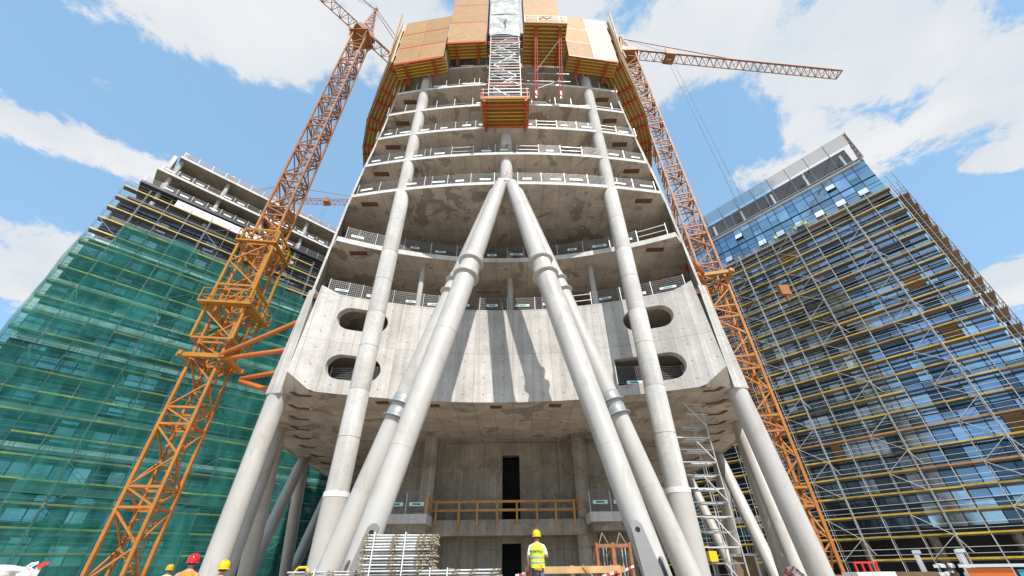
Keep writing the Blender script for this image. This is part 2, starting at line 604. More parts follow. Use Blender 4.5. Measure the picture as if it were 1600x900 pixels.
# slab on top of the transfer wall and the one hidden halfway up inside it
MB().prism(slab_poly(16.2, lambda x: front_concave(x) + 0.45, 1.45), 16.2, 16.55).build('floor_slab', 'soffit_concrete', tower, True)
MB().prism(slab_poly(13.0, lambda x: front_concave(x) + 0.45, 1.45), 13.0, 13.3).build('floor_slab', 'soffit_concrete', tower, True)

# thin side walls that follow the bulging plan
for sgn in (-1, 1):
    zs = [9.9, 16.6, 21, 25.5, 29.1, 32.7, 36.4, 40, 44, 55]
    YW = YS[1:]
    mb = MB()
    rings = []
    for z in zs:
        inn, out = [], []
        for y in YW:
            out.append((sgn * hw(z, y) + X0, y, z))
            inn.append((sgn * (hw(z, y) - 0.18) + X0, y + 0.0, z))
        rings.append(out + inn[::-1])
    n = len(rings[0])
    vs_ = [p for r in rings for p in r]
    fs = []
    for k in range(len(zs) - 1):
        for i in range(n):
            j = (i + 1) % n
            f = (k * n + i, k * n + j, (k + 1) * n + j, (k + 1) * n + i)
            fs.append(f if sgn > 0 else f[::-1])
    fs.append(tuple(range(n)) if sgn < 0 else tuple(range(n - 1, -1, -1)))
    m = (len(zs) - 1) * n
    fs.append(tuple(range(m, m + n)) if sgn > 0 else tuple(range(m + n - 1, m - 1, -1)))
    mb.add(vs_, fs)
    mb.build('side_wall', 'wall_concrete', tower, True)
    # slanted pier at the end of the transfer wall
    mb = MB()
    p = [(13.74, 21.85), (12.84, 21.7), (12.84, 22.9), (13.74, 22.9)]
    q = [(13.3, 21.9), (12.86, 21.85), (12.86, 22.9), (13.3, 22.9)]
    vs_ = [(sgn * x + X0, y, 9.86) for x, y in p] + [(sgn * x + X0, y, 17.1) for x, y in q]
    fs = [(3, 2, 1, 0), (4, 5, 6, 7), (0, 1, 5, 4), (1, 2, 6, 5), (2, 3, 7, 6), (3, 0, 4, 7)]
    mb.add(vs_, fs if sgn < 0 else [f[::-1] for f in fs])
    mb.build('wall_pier', 'wall_concrete', tower, True)

# concave transfer wall with four oval openings
def wall_bottom(x):
    return 9.95 + max(0.0, abs(x) - 11.2) * 0.74


def transfer_wall():
    mb = MB()
    n = 64
    w = 12.5
    top = 16.62
    vs_, fs = [], []
    for i in range(n + 1):
        x = -w + 2 * w * i / n
        y = front_concave(x)
        nx = -2 * 2.9 * x / 12.6 ** 2
        nl = math.hypot(nx, 1)
        zb = wall_bottom(x)
        tp = top if abs(x) < 11.4 else top + 0.35 * (abs(x) - 11.4) / 0.85
        bx, by = -nx / nl * -0.45, 0.45 / nl
        xt = x * 12.2 / 12.5
        yt = front_concave(xt)
        vs_ += [(x + X0, y, zb), (xt + X0, yt, tp), (x + X0, y + 0.45, zb), (xt + X0, yt + 0.45, tp)]
    for i in range(n):
        a = i * 4
        b = a + 4
        fs += [(a, b, b + 1, a + 1), (b + 2, a + 2, a + 3, b + 3), (a + 1, b + 1, b + 3, a + 3), (a + 2, b + 2, b, a)]
    fs += [(0, 1, 3, 2), (n * 4, n * 4 + 2, n * 4 + 3, n * 4 + 1)]
    mb.add(vs_, fs)
    o = mb.build('transfer_wall', 'wall_concrete', tower, True)
    cutters = []
    for cx, cz, L, h, squared in ((-9.75, 14.95, 3.0, 1.62, 0), (-9.65, 11.62, 3.0, 1.6, 0), (8.85, 14.92, 3.0, 1.62, 0), (8.35, 11.48, 3.9, 1.72, 1)):
        r = h / 2
        pts = []
        for k in range(13):
            t = -math.pi / 2 + math.pi * k / 12
            pts.append((cx + L / 2 - r + r * math.cos(t), cz + r * math.sin(t)))
        if squared:
            pts += [(cx - L / 2, cz + r), (cx - L / 2, cz - r)]
        else:
            for k in range(13):
                t = math.pi / 2 + math.pi * k / 12
                pts.append((cx - L / 2 + r + r * math.cos(t), cz + r * math.sin(t)))
        cb = MB()
        m = len(pts)
        t = tower.location
        vv = [(x - t[0], 20.0 - t[1], z) for x, z in pts] + [(x - t[0], 26.0 - t[1], z) for x, z in pts]
        cb.add(vv, [tuple(range(m)), tuple(range(2 * m - 1, m - 1, -1))])
        cb.add(vv, [((i + 1) % m, i, m + i, m + (i + 1) % m) for i in range(m)])
        cutters.append(cb)
    allc = MB()
    for cb in cutters:
        allc.add(cb.v, cb.f)
    co = obj('cutter', allc.mesh('cutter', 'shade_black'), tower)
    md = o.modifiers.new('cut', 'BOOLEAN')
    md.operation = 'DIFFERENCE'
    md.solver = 'EXACT'
    md.object = co
    bpy.context.view_layer.update()
    dg = bpy.context.evaluated_depsgraph_get()
    me = bpy.data.meshes.new_from_object(o.evaluated_get(dg))
    o.modifiers.clear()
    o.data = me
    bpy.data.objects.remove(co)
    return o


transfer_wall()

# soffit under the transfer wall: a flat field with upturned outer strips
mb = MB()
ys = [21.0, 22, 23, 24.5, 26, 28.7, 31.5, 34, 38, 45, 52, 56]
nx = 24
rows = []


def soffit_fold(y):
    return 1.3 + 0.6 * min(1, (y - 21) / 4)


def soffit_rise(y):
    return 0.96 if y < 21.05 else 0.0


for k, y in enumerate(ys):
    e = 12.5 if k == 0 else (12.86 if k == 1 else hw(9.9, y) - 0.1)
    f = soffit_fold(y)
    xs = [-e, -(e - f)] + [-(e - f) + 2 * (e - f) * i / nx for i in range(1, nx)] + [(e - f), e]
    row = []
    for i, x in enumerate(xs):
        fy = front_concave(x) + 0.02 if abs(x) < 12.55 else y
        zz = 9.935 + (soffit_rise(y) if i in (0, len(xs) - 1) else 0)
        row.append((x + X0, fy + 0.01 * k if y < fy + 0.01 * k else y, zz) if k else (x + X0, fy, zz))
    rows.append(row)
m = len(rows[0])
vs_ = [p for r in rows for p in r]
fs = [(k * m + i, (k + 1) * m + i, (k + 1) * m + i + 1, k * m + i + 1) for k in range(len(rows) - 1) for i in range(m - 1)]
mb.add(vs_, fs)
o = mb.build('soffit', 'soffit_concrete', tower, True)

# rusty slots along the folded soffit strips and small pockets behind the wall edge
for sgn in (-1, 1):
    for k, y in enumerate((22.35, 24.5, 26.7, 29.0, 31.4, 34.0, 37.0, 40.2)):
        e = hw(9.9, y) - 0.1
        c = Vector((sgn * (e - 1.55 - 0.04 * k) + X0, y, 9.915))
        a = c + Vector((-sgn * 0.72, 0.1, 0))
        b = c + Vector((sgn * 0.12, -0.62 - 0.08 * min(k, 3), 0))
        MB().bar(a, c, 0.26, 0.02).bar(c, b, 0.3, 0.021).build('rebar_slot', 'rust', tower, True)
for x in (-4.6, -0.75, 2.95, 6.6, -7.6):
    MB().box((x + X0, front_concave(x) + 0.75, 9.915), (0.75, 0.5, 0.03)).build('steel_plate', 'rust', tower, True)
for z in LEVELS[:5] + [21.0]:
    fr = front_convex if z > 22 else front_concave
    for sgn in (-1, 1):
        xx = hw(z, 21) - 1.35
        MB().box((sgn * xx + X0, fr(xx) + 0.95, z - 0.012), (1.3, 0.45, 0.024)).build('steel_plate', 'rust', tower, True)
for sgn in (-1, 1):
    MB().box((sgn * 12.62 + X0, 22.0, 16.5), (0.42, 0.5, 0.35)).build('steel_bracket', 'rust', tower, True)

# concrete columns on the facade line
for sgn, dx in ((-1, 0.0), (1, 0.0)):
    x = sgn * 8.05 + X0
    o = MB().path([(x, 20.95, 0), (x, 20.95, 4.4)], [0.58, 0.58], 28).build('column_casing', 'casing_white', tower, True)
    MB().path([(x, 20.95, 4.4), (x, 20.95, 4.62)], [0.595, 0.595], 28).build('casing_band', 'white_paint', tower, True)
    prev = 4.62
    for z in [9.6, 14.5, 19.4, S0]:
        MB().path([(x, 20.95, prev), (x, 20.95, z - 0.03), (x, 20.95, z)], [0.545, 0.55, 0.525], 28).build('column_segment', 'column_concrete', tower, True)
        prev = z
    for z in (7.1, 12.2, 17.0, 22.3):
        MB().path([(x, 20.95, z), (x, 20.95, z + 0.025)], [0.553, 0.553], 28).build('pour_joint', 'raw_concrete', tower, True)
    for z in LEVELS[:7]:
        MB().path([(x, 20.95, z + 0.3), (x, 20.95, z + STOREY)], [0.5, 0.5], 24).build('column_segment', 'column_concrete', tower, True)
        MB().box((x, front_convex(8.05) - 0.015, z + 0.15), (0.42, 0.06, 0.31)).build('edge_block', 'column_concrete', tower, True)
for z in LEVELS[:4]:
    MB().path([(X0, 20.75, z + 0.3), (X0, 20.75, z + STOREY)], [0.5, 0.5], 24).build('column_segment', 'column_concrete', tower, True)
# slender inner columns of the tall storeys
for x, y, z0, z1, r in ((0.2, 26.2, 16.55, 21.0, 0.24), (-6.6, 24.6, 16.55, 21.0, 0.2), (6.5, 24.6, 16.55, 21.0, 0.2), (0.2, 28, 21.4, S0, 0.24)):
    MB().tube((x + X0, y, z0), (x + X0, y, z1), r, n=14).build('inner_column', 'column_concrete', tower, True)
for x, y in ((2.6, 24.9), (3.75, 25.1)):
    p = thing('steel_prop', 'slim grey steel prop, %s of two under the concave middle slab' % ('left' if x < 3 else 'right'), 'prop', (x + X0, y, 16.55), group='steel props under the slab')
    MB().tube((0, 0, 0), (0, 0, 2.2), 0.05).build('outer_tube', 'galvanised', p)
    MB().tube((0, 0, 2.2), (0, 0, 4.44), 0.035).build('inner_tube', 'galvanised_light', p)
    MB().box((0, 0, 2.2), (0.2, 0.12, 0.08)).build('pin_collar', 'rust_orange', p)

# raking steel legs that form the A
def leg(apex, foot, rs, collars, ring):
    a, f = Vector(apex), Vector(foot)
    ts = [0, 0.12, 0.25, 0.37, 0.5, 0.62, 0.75, 0.9, 1.0]
    o = MB().path([a.lerp(f, t) for t in ts], [lerp_table(rs, t) for t in ts], 32).build('raking_leg', 'white_steel', tower, True)
    t0 = tower.location
    d = (f - a).normalized()
    for t in collars:
        c = a.lerp(f, t) - Vector(t0)
        r = lerp_table(rs, t)
        MB().path([c - d * 0.50, c - d * 0.49, c - d * 0.12, c - d * 0.05, c + d * 0.0, c + d * 0.03, c + d * 0.04],
                  [r * 0.99, r + 0.03, r + 0.03, r + 0.04, r + 0.17, r + 0.17, r * 0.99], 32).build('collar', 'collar_grey' if t > 0.5 else 'white_steel', o)
    for t in ring:
        c = a.lerp(f, t) - Vector(t0)
        r = lerp_table(rs, t)
        MB().path([c - d * 0.02, c + d * 0.02], [r + 0.006, r + 0.006], 32).build('weld_seam', 'casing_white', o)
    return o


RF = [(0, 0.47), (0.25, 0.56), (0.4, 0.60), (0.6, 0.56), (0.75, 0.49), (1.0, 0.45)]
RB = [(0, 0.42), (0.3, 0.46), (0.6, 0.50), (1.0, 0.47)]
for sgn in (-1, 1):
    leg((X0 + sgn * 0.42, 19.95, 25.2), (X0 + sgn * 5.2, 15.75, 0), RF, (0.345, 0.392), (0.12, 0.55, 0.78))
    leg((X0 + sgn * 0.85, 20.55, 25.2), (X0 + sgn * 7.6, 19.55, 0), RB, (0.35, 0.385, 0.665, 0.692), (0.5, 0.82))
    # lug plates at the foot of the front legs
    for k, (dx, ln) in enumerate(((0.0, 2.95), (0.42 * sgn, 1.9))):
        mb = MB()
        fx = X0 + sgn * 4.92 + dx
        ax = Vector((-sgn * 0.18, 0.16, 1)).normalized()
        wv = Vector((1, 0, 0)) if k == 0 else Vector((0, 1, 0))
        base = Vector((fx, 15.18, 0))
        prof = [(-0.42, 0), (0.42, 0), (0.19, ln - 0.12), (0.08, ln), (-0.08, ln), (-0.19, ln - 0.12)]
        nrm = wv.cross(ax).normalized() * 0.035
        pts = [base + wv * u + ax * v for u, v in prof]
        m = len(pts)
        mb.add([p - nrm for p in pts] + [p + nrm for p in pts], [tuple(range(m)), tuple(range(2 * m - 1, m - 1, -1))] + [((i + 1) % m, i, m + i, m + (i + 1) % m) for i in range(m)])
        o = mb.build('lug_plate', 'plate_grey', tower, True)
        if k == 0:
            c = base + ax * (ln - 0.28) - Vector(tower.location)
            nn = nrm.normalized()
            if nn.y > 0:
                nn = -nn
            MB().tube(c + nn * 0.032, c + nn * 0.039, 0.085, n=16).build('lug_hole', 'shade_black', o)

# side columns in zigzag pairs along both flanks
for sgn in (-1, 1):
    n1 = Vector((sgn * 13.28 + X0, 22.35, 10.0))
    n2 = Vector((sgn * 16.3 + X0, 28.7, 10.2))
    n3 = Vector((sgn * 18.6 + X0, 38.0, 10.1))
    n4 = Vector((sgn * 19.0 + X0, 47.0, 10.1))
    f1 = Vector((sgn * (14.3 if sgn > 0 else 13.6) + X0, 22.35, 0))
    f1b = Vector((sgn * (15.43 if sgn > 0 else 15.13) + X0, 26.0, 0))
    f2 = Vector((sgn * (17.4 if sgn > 0 else 16.6) + X0, 31.0, 0))
    f2b = Vector((sgn * 17.75 + X0, 32.6, 0))
    f3 = Vector((sgn * 20.2 + X0, 44.0, 0))
    MB().path([f1, n1], [0.54, 0.54], 28).build('flank_column', 'white_steel', tower, True)
    for a, b, r in ((n2, f1b, 0.46), (n2, f2, 0.5), (n3, f2b, 0.46), (n3, f3, 0.5), (n4, f3, 0.48)):
        MB().path([a, a.lerp(b, 0.12), a.lerp(b, 0.5), a.lerp(b, 0.9), b], [r * 0.82, r * 0.95, r, r * 0.95, r * 0.86], 24).build('flank_column', 'white_steel', tower, True)
    for p in (f1, f2, f3):
        MB().box((p.x, p.y, 0.15), (2.4, 2.4, 0.3)).build('column_footing', 'raw_concrete', tower, True)

# core, carried up unseen to block light, and the recessed entrance storey
core = MB()
core.rng(-9, -5.1, 33.0, 50, 0, 56)
o = core.build('core_wall', 'raw_concrete', tower, True)
MB().rng(3.4, 8.3, 33.0, 50, 0, 56).build('core_wall', 'raw_concrete', tower, True)
MB().rng(-5.1, -0.92, 33.25, 34, 0, 9.9).build('core_wall', 'raw_concrete', tower, True)
MB().rng(0.42, 3.4, 33.25, 34, 0, 9.9).build('core_wall', 'raw_concrete', tower, True)
MB().rng(-0.92, 0.42, 33.25, 34, 8.95, 9.9).build('core_wall', 'raw_concrete', tower, True)
MB().rng(-0.92, 0.42, 33.25, 34, 3.1, 4.2).build('core_wall', 'raw_concrete', tower, True)
MB().rng(-5.1, 3.4, 49, 50, 0, 56).build('core_wall', 'raw_concrete', tower, True)
MB().rng(-0.92, 0.42, 34.9, 35, 0, 9.0).build('shaft_back', 'shade_black', tower, True)  # black sheet in place of the shaft's darkness
MB().rng(-5.1, 3.4, 34.5, 48.9, 9.95, 56).build('core_light_block', 'raw_concrete', tower, True)  # unseen solid block added to stop light passing between the floors
# gallery slab with its upstand beam
MB().rng(-5.55, 4.75, 30.95, 33.25, 3.45, 4.36).build('gallery_slab', 'raw_concrete', tower, True)
MB().rng(-11.5, -5.55, 31.0, 40, 3.6, 4.2).build('gallery_slab', 'raw_concrete', tower, True)
MB().rng(4.75, 11, 31.0, 40, 3.6, 4.2).build('gallery_slab', 'raw_concrete', tower, True)
for sgn, xa, xb in ((-1, -8.4, -5.6), (1, 4.8, 7.6)):
    MB().rng(xa, xb, 28.95, 31.2, 4.02, 4.55).build('balcony_slab', 'slab_edge', tower, True)
    mb = MB()
    mb.prism([(xa + .2, 29.4), (xb - .1, 29.4), (xb - .1, 31.3), (xa + .2, 31.3)], 3.55, 4.02)
    mb.build('balcony_haunch', 'raw_concrete', tower, True)
for xa, xb in ((-6.7, -5.75), (4.35, 5.3)):
    MB().rng(xa, xb, 31.35, 32.3, 4.36, 10.0).build('square_column', 'raw_concrete', tower, True)
    MB().rng(xa - .15, xb + .15, 31.3, 32.6, 0, 3.6).build('square_pier', 'raw_concrete', tower, True)
for x in (-10.8, 9.9):
    MB().tube((x, 33, 0), (x, 33, 9.95), 0.45, n=20).build('inner_column', 'raw_concrete', tower, True)

# timber handrail of the gallery
rail = thing('timber_railing', 'orange timber handrail along the edge of the entrance gallery', 'railing', (-0.35, 30.9, 4.36))
xs = [-5.1, -3.55, -2.3, -0.95, 0.4, 1.75, 3.05, 4.3]
for k, x in enumerate(xs):
    MB().box((x + .1, -0.02, 0.42), (0.13, 0.06, 1.42)).build('post', 'timber_orange', rail)
for z in (1.08, 0.56):
    for a, b in ((-5.25, -2.2), (-2.19, 1.2), (1.21, 4.6)):
        MB().box(((a + b) / 2, 0.05, z), (b - a, 0.04, 0.15)).build('rail', 'timber_orange', rail)
for x, y in ((-5.4, -0.9), (-5.4, -1.85), (4.7, -1.0)):
    MB().box((x, y, 0.62), (0.08, 0.1, 1.1)).build('post', 'timber_orange', rail)
MB().bar((-5.4, -1.85, 1.22), (-5.25, 0, 1.08), 0.05, 0.14).build('rail', 'timber_orange', rail)
MB().bar((-5.4, -1.85, .7), (-5.25, 0, .56), 0.05, 0.1).build('rail', 'timber_orange', rail)
MB().bar((4.7, -1.2, 1.15), (4.6, 0, 1.08), 0.05, 0.14).build('rail', 'timber_orange', rail)

# ------------------------------------------------------------------ mesh guard rails on every floor
def grid_panel(w, h):
    mb = MB()
    nv = int(w / 0.11)
    for i in range(nv + 1):
        mb.box((-w / 2 + w * i / nv, 0, h / 2 + 0.06), (0.012, 0.012, h))
    for i in range(8):
        z = 0.06 + h * i / 7
        mb.box((0, -0.013, z), (w, 0.014, 0.022 if i in (0, 7) else 0.014))
    return mb.mesh('guard_panel', 'galvanised')


GP = grid_panel(1.9, 1.05)
SIGN = MB().box((0, 0, 0), (0.86, 0.012, 0.2)).mesh('sign_strip', 'sign_white')
LOGO = MB().box((0, 0, 0), (0.5, 0.006, 0.11)).mesh('sign_print', 'sign_teal')
LOGO2 = MB().box((-0.1, 0, 0.0), (0.12, 0.006, 0.06)).box((0.1, 0, -0.01), (0.16, 0.006, 0.05)).mesh('sign_lettering', 'sign_dark')
POST = MB().box((0, 0, 0.6), (0.045, 0.045, 1.2)).mesh('post', 'galvanised_light')
TPOST = MB().box((0, 0, 0.7), (0.05, 0.05, 1.4)).mesh('post', 'galvanised_light')


def guard_rail(label, z, front, w, setback, logo, skip=(), n=12, signs=True):
    g = thing('guard_railing', label, 'railing', (X0, 21, z), group='mesh guard railings on the tower floors')
    for i in range(n):
        xa = -w + 2 * w * i / n
        xb = -w + 2 * w * (i + 1) / n
        a = Vector((xa, front(xa) + setback - 21, 0))
        b = Vector((xb, front(xb) + setback - 21, 0))
        c = (a + b) / 2
        ang = math.atan2(b.y - a.y, b.x - a.x)
        obj('post', POST, g, a)
        if random.random() < 0.09:
            for dz in (0.5, 1.0):
                MB().bar((a.x, a.y, dz), (b.x, b.y, dz + random.uniform(-.06, .06)), 0.04).build('guard_tube', 'galvanised_light', g)
            continue
        if random.random() < 0.25:
            e_ = a.lerp(b, random.uniform(.3, .7))
            obj('post', POST, g, e_ + Vector((0, .06, 0)), (random.uniform(-.04, .04), random.uniform(-.05, .05), 0))
        pn = obj('guard_panel', GP, g, c, (0, 0, ang), ((b - a).length / 1.92, 1, 1))
        if signs and random.random() < 0.86:
            sx = random.uniform(-0.25, 0.25)
            sg = obj('sign_strip', SIGN, g, c + Vector((math.cos(ang) * sx, math.sin(ang) * sx - 0.04, random.uniform(0.34, 0.5))), (0, random.uniform(-.05, .05), ang), (random.uniform(.7, 1.25), 1, random.uniform(.8, 1.05)))
            if logo:
                obj('sign_print', LOGO, sg, (0.0, -0.010, 0))
                obj('sign_lettering', LOGO2, sg, (0.0, -0.015, 0))
    obj('post', POST, g, (w, front(w) + setback - 21, 0))
    return g


guard_rail('mesh guard railing with white signs along the top edge of the oval-windowed wall', 16.62, front_concave, 11.9, 0.2, True)
guard_rail('mesh guard railing with teal-printed signs on the concave middle slab', 21.42, front_concave, 11.8, 0.12, True)
nm = ['lowest', 'second lowest', 'third']
for k in range(3):
    guard_rail('mesh guard railing with white signs on the %s bowed floor above the A-shaped legs' % nm[k], LEVELS[k] + 0.3, front_convex, 11.75 - 0.1 * k, 0.12, False, n=13)
for k in range(3, 6):
    g = thing('guard_railing', 'bare white guard posts on the %s bowed floor above the A-shaped legs' % ['fourth', 'fifth', 'sixth'][k - 3], 'railing', (X0, 21, LEVELS[k] + 0.3), group='bare guard posts on upper tower floors')
    x = -11.2
    while x < 11.3:
        obj('post', TPOST, g, (x, front_convex(x) + 0.15 - 21, 0))
        x += random.choice((0.5, 1.3, 1.5, 1.7))
    for i in range(6):
        xa, xb = -11.2 + 22.4 * i / 6, -11.2 + 22.4 * (i + 1) / 6
        a, b = (xa, front_convex(xa) + .15 - 21, 0.55 if i % 2 else 0.35), (xb, front_convex(xb) + .15 - 21, 0.55 if i % 2 else 0.35)
        MB().bar(a, b, 0.03, 0.06).build('guard_wire', 'galvanised', g)
    for i in range(3):
        xx = random.uniform(-9, 9)
        obj('sign_strip', SIGN, g, (xx, front_convex(xx) + .1 - 21, 0.35), None, (1.6, 1, 0.8))
# railings inside the lower ovals and on the balconies
for lab, x0, x1, y, z in (('mesh guard railing behind the lower left oval opening', -11.2, -8.0, 22.95, 10.75), ('mesh guard railing behind the lower right opening', 6.3, 10.4, 22.95, 10.6),
                          ('mesh guard railing with teal sign on the left entrance balcony', -8.35, -5.65, 29.05, 4.55), ('mesh guard railing with teal sign on the right entrance balcony', 4.85, 7.55, 29.05, 4.55)):
    g = thing('guard_railing', lab, 'railing', ((x0 + x1) / 2, y, z), group='mesh guard railings on the tower floors')
    n = 2
    w = (x1 - x0) / n
    for i in range(n):
        obj('guard_panel', GP, g, (x0 + w * (i + .5) - (x0 + x1) / 2, 0, 0), None, (w / 1.92, 1, 1.15 if z < 6 else 1))
        sg = obj('sign_strip', SIGN, g, (x0 + w * (i + .5) - (x0 + x1) / 2, -0.04, 0.55 if z < 6 else 0.1), None, (1.1, 1, 1.1))
        obj('sign_print', LOGO, sg, (0, -0.010, 0))
        obj('sign_lettering', LOGO2, sg, (0, -0.015, 0))
    for i in range(n + 1):
        obj('post', POST, g, (x0 + w * i - (x0 + x1) / 2, -0.02, 0))

# ------------------------------------------------------------------ formwork round the top
def formwork(name, label, cx, yf, yb, z0, z1, w, rz, rows=3, cols=2, pale=(), beams=5):
    """plywood box hung in front of the floors: local x along, y 0 = front face"""
    t = thing(name, label, 'formwork', (cx, yf, z0), rz, 'plywood formwork screens at the tower top')
    d = yb - yf
    rh = (z1 - z0) / rows
    cwid = w / cols
    for r in range(rows):
        off = 0.05 * (rows - 1 - r) * -1
        for c in range(cols):
            x = -w / 2 + cwid * (c + .5)
            MB().box((x, off + 0.03, rh * (r + .5) + 0.03), (cwid - 0.03, 0.05, rh - 0.34)).build('plywood_sheet', 'plywood_pale' if (r, c) in pale else 'plywood', t)
        MB().box((0, off + 0.045, rh * r + 0.02), (w - 0.03, 0.1, 0.24)).build('edge_waler', 'red_steel', t)
    MB().box((0, d / 2 + .1, 0.12), (w - 0.06, d - 0.05, 0.04)).build('deck_sheet', 'plywood_dark', t)
    for i in range(beams):
        y = 0.14 + (d - 0.25) * i / (beams - 1)
        mb = MB().box((0, y, -0.07), (w - 0.04, 0.09, 0.04)).box((0, y, 0.03), (w - 0.04, 0.035, 0.16)).box((0, y, 0.095), (w - 0.04, 0.09, 0.03))
        mb.build('yellow_beam', 'yellow_beam', t)
    for x in (-w * 0.28, w * 0.28):
        for s in (-0.09, 0.09):
            MB().bar((x + s, 0.1, -0.17), (x + s, d + 0.15, -0.17), 0.06, 0.16).build('bracket', 'red_steel', t)
            MB().bar((x + s, d - 0.15, -0.15), (x + s, d + 0.3, -0.85), 0.06, 0.14).build('bracket', 'red_steel', t)
    MB().box((-w / 2 - .01, d / 2 + .1, (z1 - z0) / 2), (0.04, d - .1, z1 - z0 - .3)).build('side_sheet', 'plywood_dark', t)
    MB().box((w / 2 + .01, d / 2 + .1, (z1 - z0) / 2), (0.04, d - .1, z1 - z0 - .3)).build('side_sheet', 'plywood_dark', t)
    return t


formwork('formwork_screen', 'tan plywood formwork screen, leftmost on the tower front, lower hung', -8.85 + 0.0, 18.85, 20.25, 42.1, 51.9, 5.1, R(-8), 3, 2)
formwork('formwork_screen', 'tall tan plywood formwork screen just left of the netted stair tower', -4.25, 18.3, 19.75, 44.6, 58.5, 3.9, R(-2), 3, 1)
formwork('formwork_screen', 'tall tan plywood formwork screen behind the loading platform right of the stair tower', 3.6, 18.3, 19.6, 47.6, 58.5, 3.9, R(2), 2, 1)
formwork('formwork_screen', 'plywood formwork screen with pale new sheets, rightmost on the tower front', 8.2, 18.8, 20.25, 42.0, 51.6, 5.0, R(8), 3, 2, ((0, 1), (1, 1), (2, 1)))
# thin poles at the outer corners
for sgn in (-1, 1):
    o = MB().bar((0, 0, 0), (sgn * 0.15, -0.1, 9.6), 0.13).build('corner_pole', 'timber')
    o.location = (X0 + sgn * 11.75, 19.2, 44.2)
    tag(o, 'slim timber pole at the %s corner of the plywood screens' % ('left' if sgn < 0 else 'right'), 'pole')

# screens along the flanks, seen from inside and below
for sgn in (-1, 1):
    SP = [(11.35, 18.95), (13.7, 22.4), (15.8, 25.6), (17.45, 29.3), (18.35, 32.6), (18.9, 36.0)]
    for k in range(5):
        pa = Vector((sgn * SP[k][0] + X0, SP[k][1] + 0.05, 0))
        pb = Vector((sgn * SP[k + 1][0] + X0, SP[k + 1][1] - 0.05, 0))
        ym = (pa.y + pb.y) / 2
        ang = math.atan2(pb.y - pa.y, pb.x - pa.x)
        L = (pb - pa).length
        zb = 42.7 + 0.2 * k
        t = thing('flank_screen', 'yellow-beamed formwork screen on tower\'s %s flank, %s from the front' % ('left' if sgn < 0 else 'right', ['first', 'second', 'third', 'fourth', 'fifth'][k]), 'formwork',
                  ((pa.x + pb.x) / 2, ym, zb), ang, 'formwork screens on the tower flanks')
        H = 9.0
        s_in = -1 if sgn > 0 else 1   # local y towards the tower
        s_in = 1 if sgn > 0 else -1
        MB().box((0, 0, H / 2), (L - 0.06, 0.05, H)).build('plywood_sheet', 'plywood_dark', t)
        MB().box((0, s_in * 1.15, 0.1), (L - 0.05, 2.25, 0.05)).build('deck_sheet', 'plywood_dark', t)
        for i in range(7):
            x = -L / 2 + L * (i + .5) / 7
            MB().box((x, s_in * 0.13, H / 2 + .1), (0.09, 0.16, H - .3)).build('yellow_beam', 'yellow_beam', t)
        for i in range(6):
            MB().box((0, s_in * (0.12 + i * 0.4), -0.02), (L - .1, 0.09, 0.16)).build('yellow_beam', 'yellow_beam', t)
        for x in (-L * .3, L * .3):
            MB().box((x, s_in * 1.2, -0.2), (0.14, 2.4, 0.18)).build('bracket', 'red_steel', t)
        for z in (1.6, 4.4, 7.2):
            MB().box((0, s_in * 0.29, z), (L - .1, 0.14, 0.2)).build('waler', 'red_steel', t)

# yellow-beamed base platform and the stair tower standing on it
PX = X0 - 0.02
pl = thing('hung_platform', 'orange platform with yellow beams and red walers hung below the stair tower', 'platform', (PX, 17.5, 32.7))
MB().box((0, 1.3, 0.2), (3.9, 2.7, 0.05)).build('deck_sheet', 'plywood_dark', pl)
MB().box((0, 0.0, 0.28), (4.0, 0.06, 0.36)).build('fascia_board', 'timber_orange', pl)
for i in range(8):
    y = 0.12 + i * 0.33
    MB().box((0, y, 0.0), (3.8, 0.09, 0.05)).box((0, y, 0.1), (3.8, 0.035, 0.14)).build('yellow_beam', 'yellow_beam', pl)
for x in (-1.68, 1.68):
    MB().bar((x, -0.02, -0.13), (x, 2.75, -0.13), 0.16, 0.2).build('waler', 'red_steel', pl)
    MB().box((x * 1.08, -0.05, 0.75), (0.07, 0.07, 1.8)).build('post', 'red_steel', pl)
for y in (0.5, 2.15):
    MB().bar((-1.85, y, -0.28), (1.85, y, -0.28), 0.14, 0.12).build('waler', 'red_steel', pl)
for s in (-1, 1):
    MB().box((s * 1.98, 1.3, 0.5), (0.04, 2.7, 0.5)).build('side_board', 'timber_orange', pl)
for z in (0.9, 1.45):
    MB().box((0, -0.08, z), (4.0, 0.03, 0.05)).build('rail', 'galvanised_light', pl)

st = thing('stair_scaffold_tower', 'tall galvanised stair scaffold tower wrapped in white netting at its top', 'scaffold', (PX - .03, 17.75, 33.0))
TW, TD, TH = 2.75, 1.7, 27.0
for x in (-TW / 2, TW / 2):
    for y in (0, TD):
        MB().tube((x, y, 0), (x, y, TH), 0.04).build('standard', 'galvanised_light', st)
nl = int(TH / 2)
for k in range(nl * 4 + 1):
    z = 0.25 + k * 0.5
    if z > TH:
        break
    MB().box((0, -0.03, z), (TW, 0.05, 0.06)).build('ledger', 'galvanised_light', st)
    if k % 2 == 0:
        MB().box((0, TD, z), (TW, 0.05, 0.05)).build('ledger', 'galvanised', st)
    if k % 4 == 0:
        for x in (-TW / 2, TW / 2):
            MB().box((x, TD / 2, z), (0.05, TD, 0.05)).build('transom', 'galvanised', st)
        MB().box((0, TD * .72, z + .05), (TW - .1, TD * .5, 0.06)).build('landing', 'galvanised', st)
        s = 1 if (k // 4) % 2 else -1
        MB().bar((-s * (TW / 2 - .4), TD * .25, z + .05), (s * (TW / 2 - .4), TD * .25, z + 2.0), 0.6, 0.09).build('stair_flight', 'galvanised_light', st)
        if k // 4 in (1, 3, 4, 7):
            MB().bar((s * TW / 2, -0.06, z), (-s * TW / 2, -0.06, z + 2), 0.05).build('brace', 'galvanised_light', st)
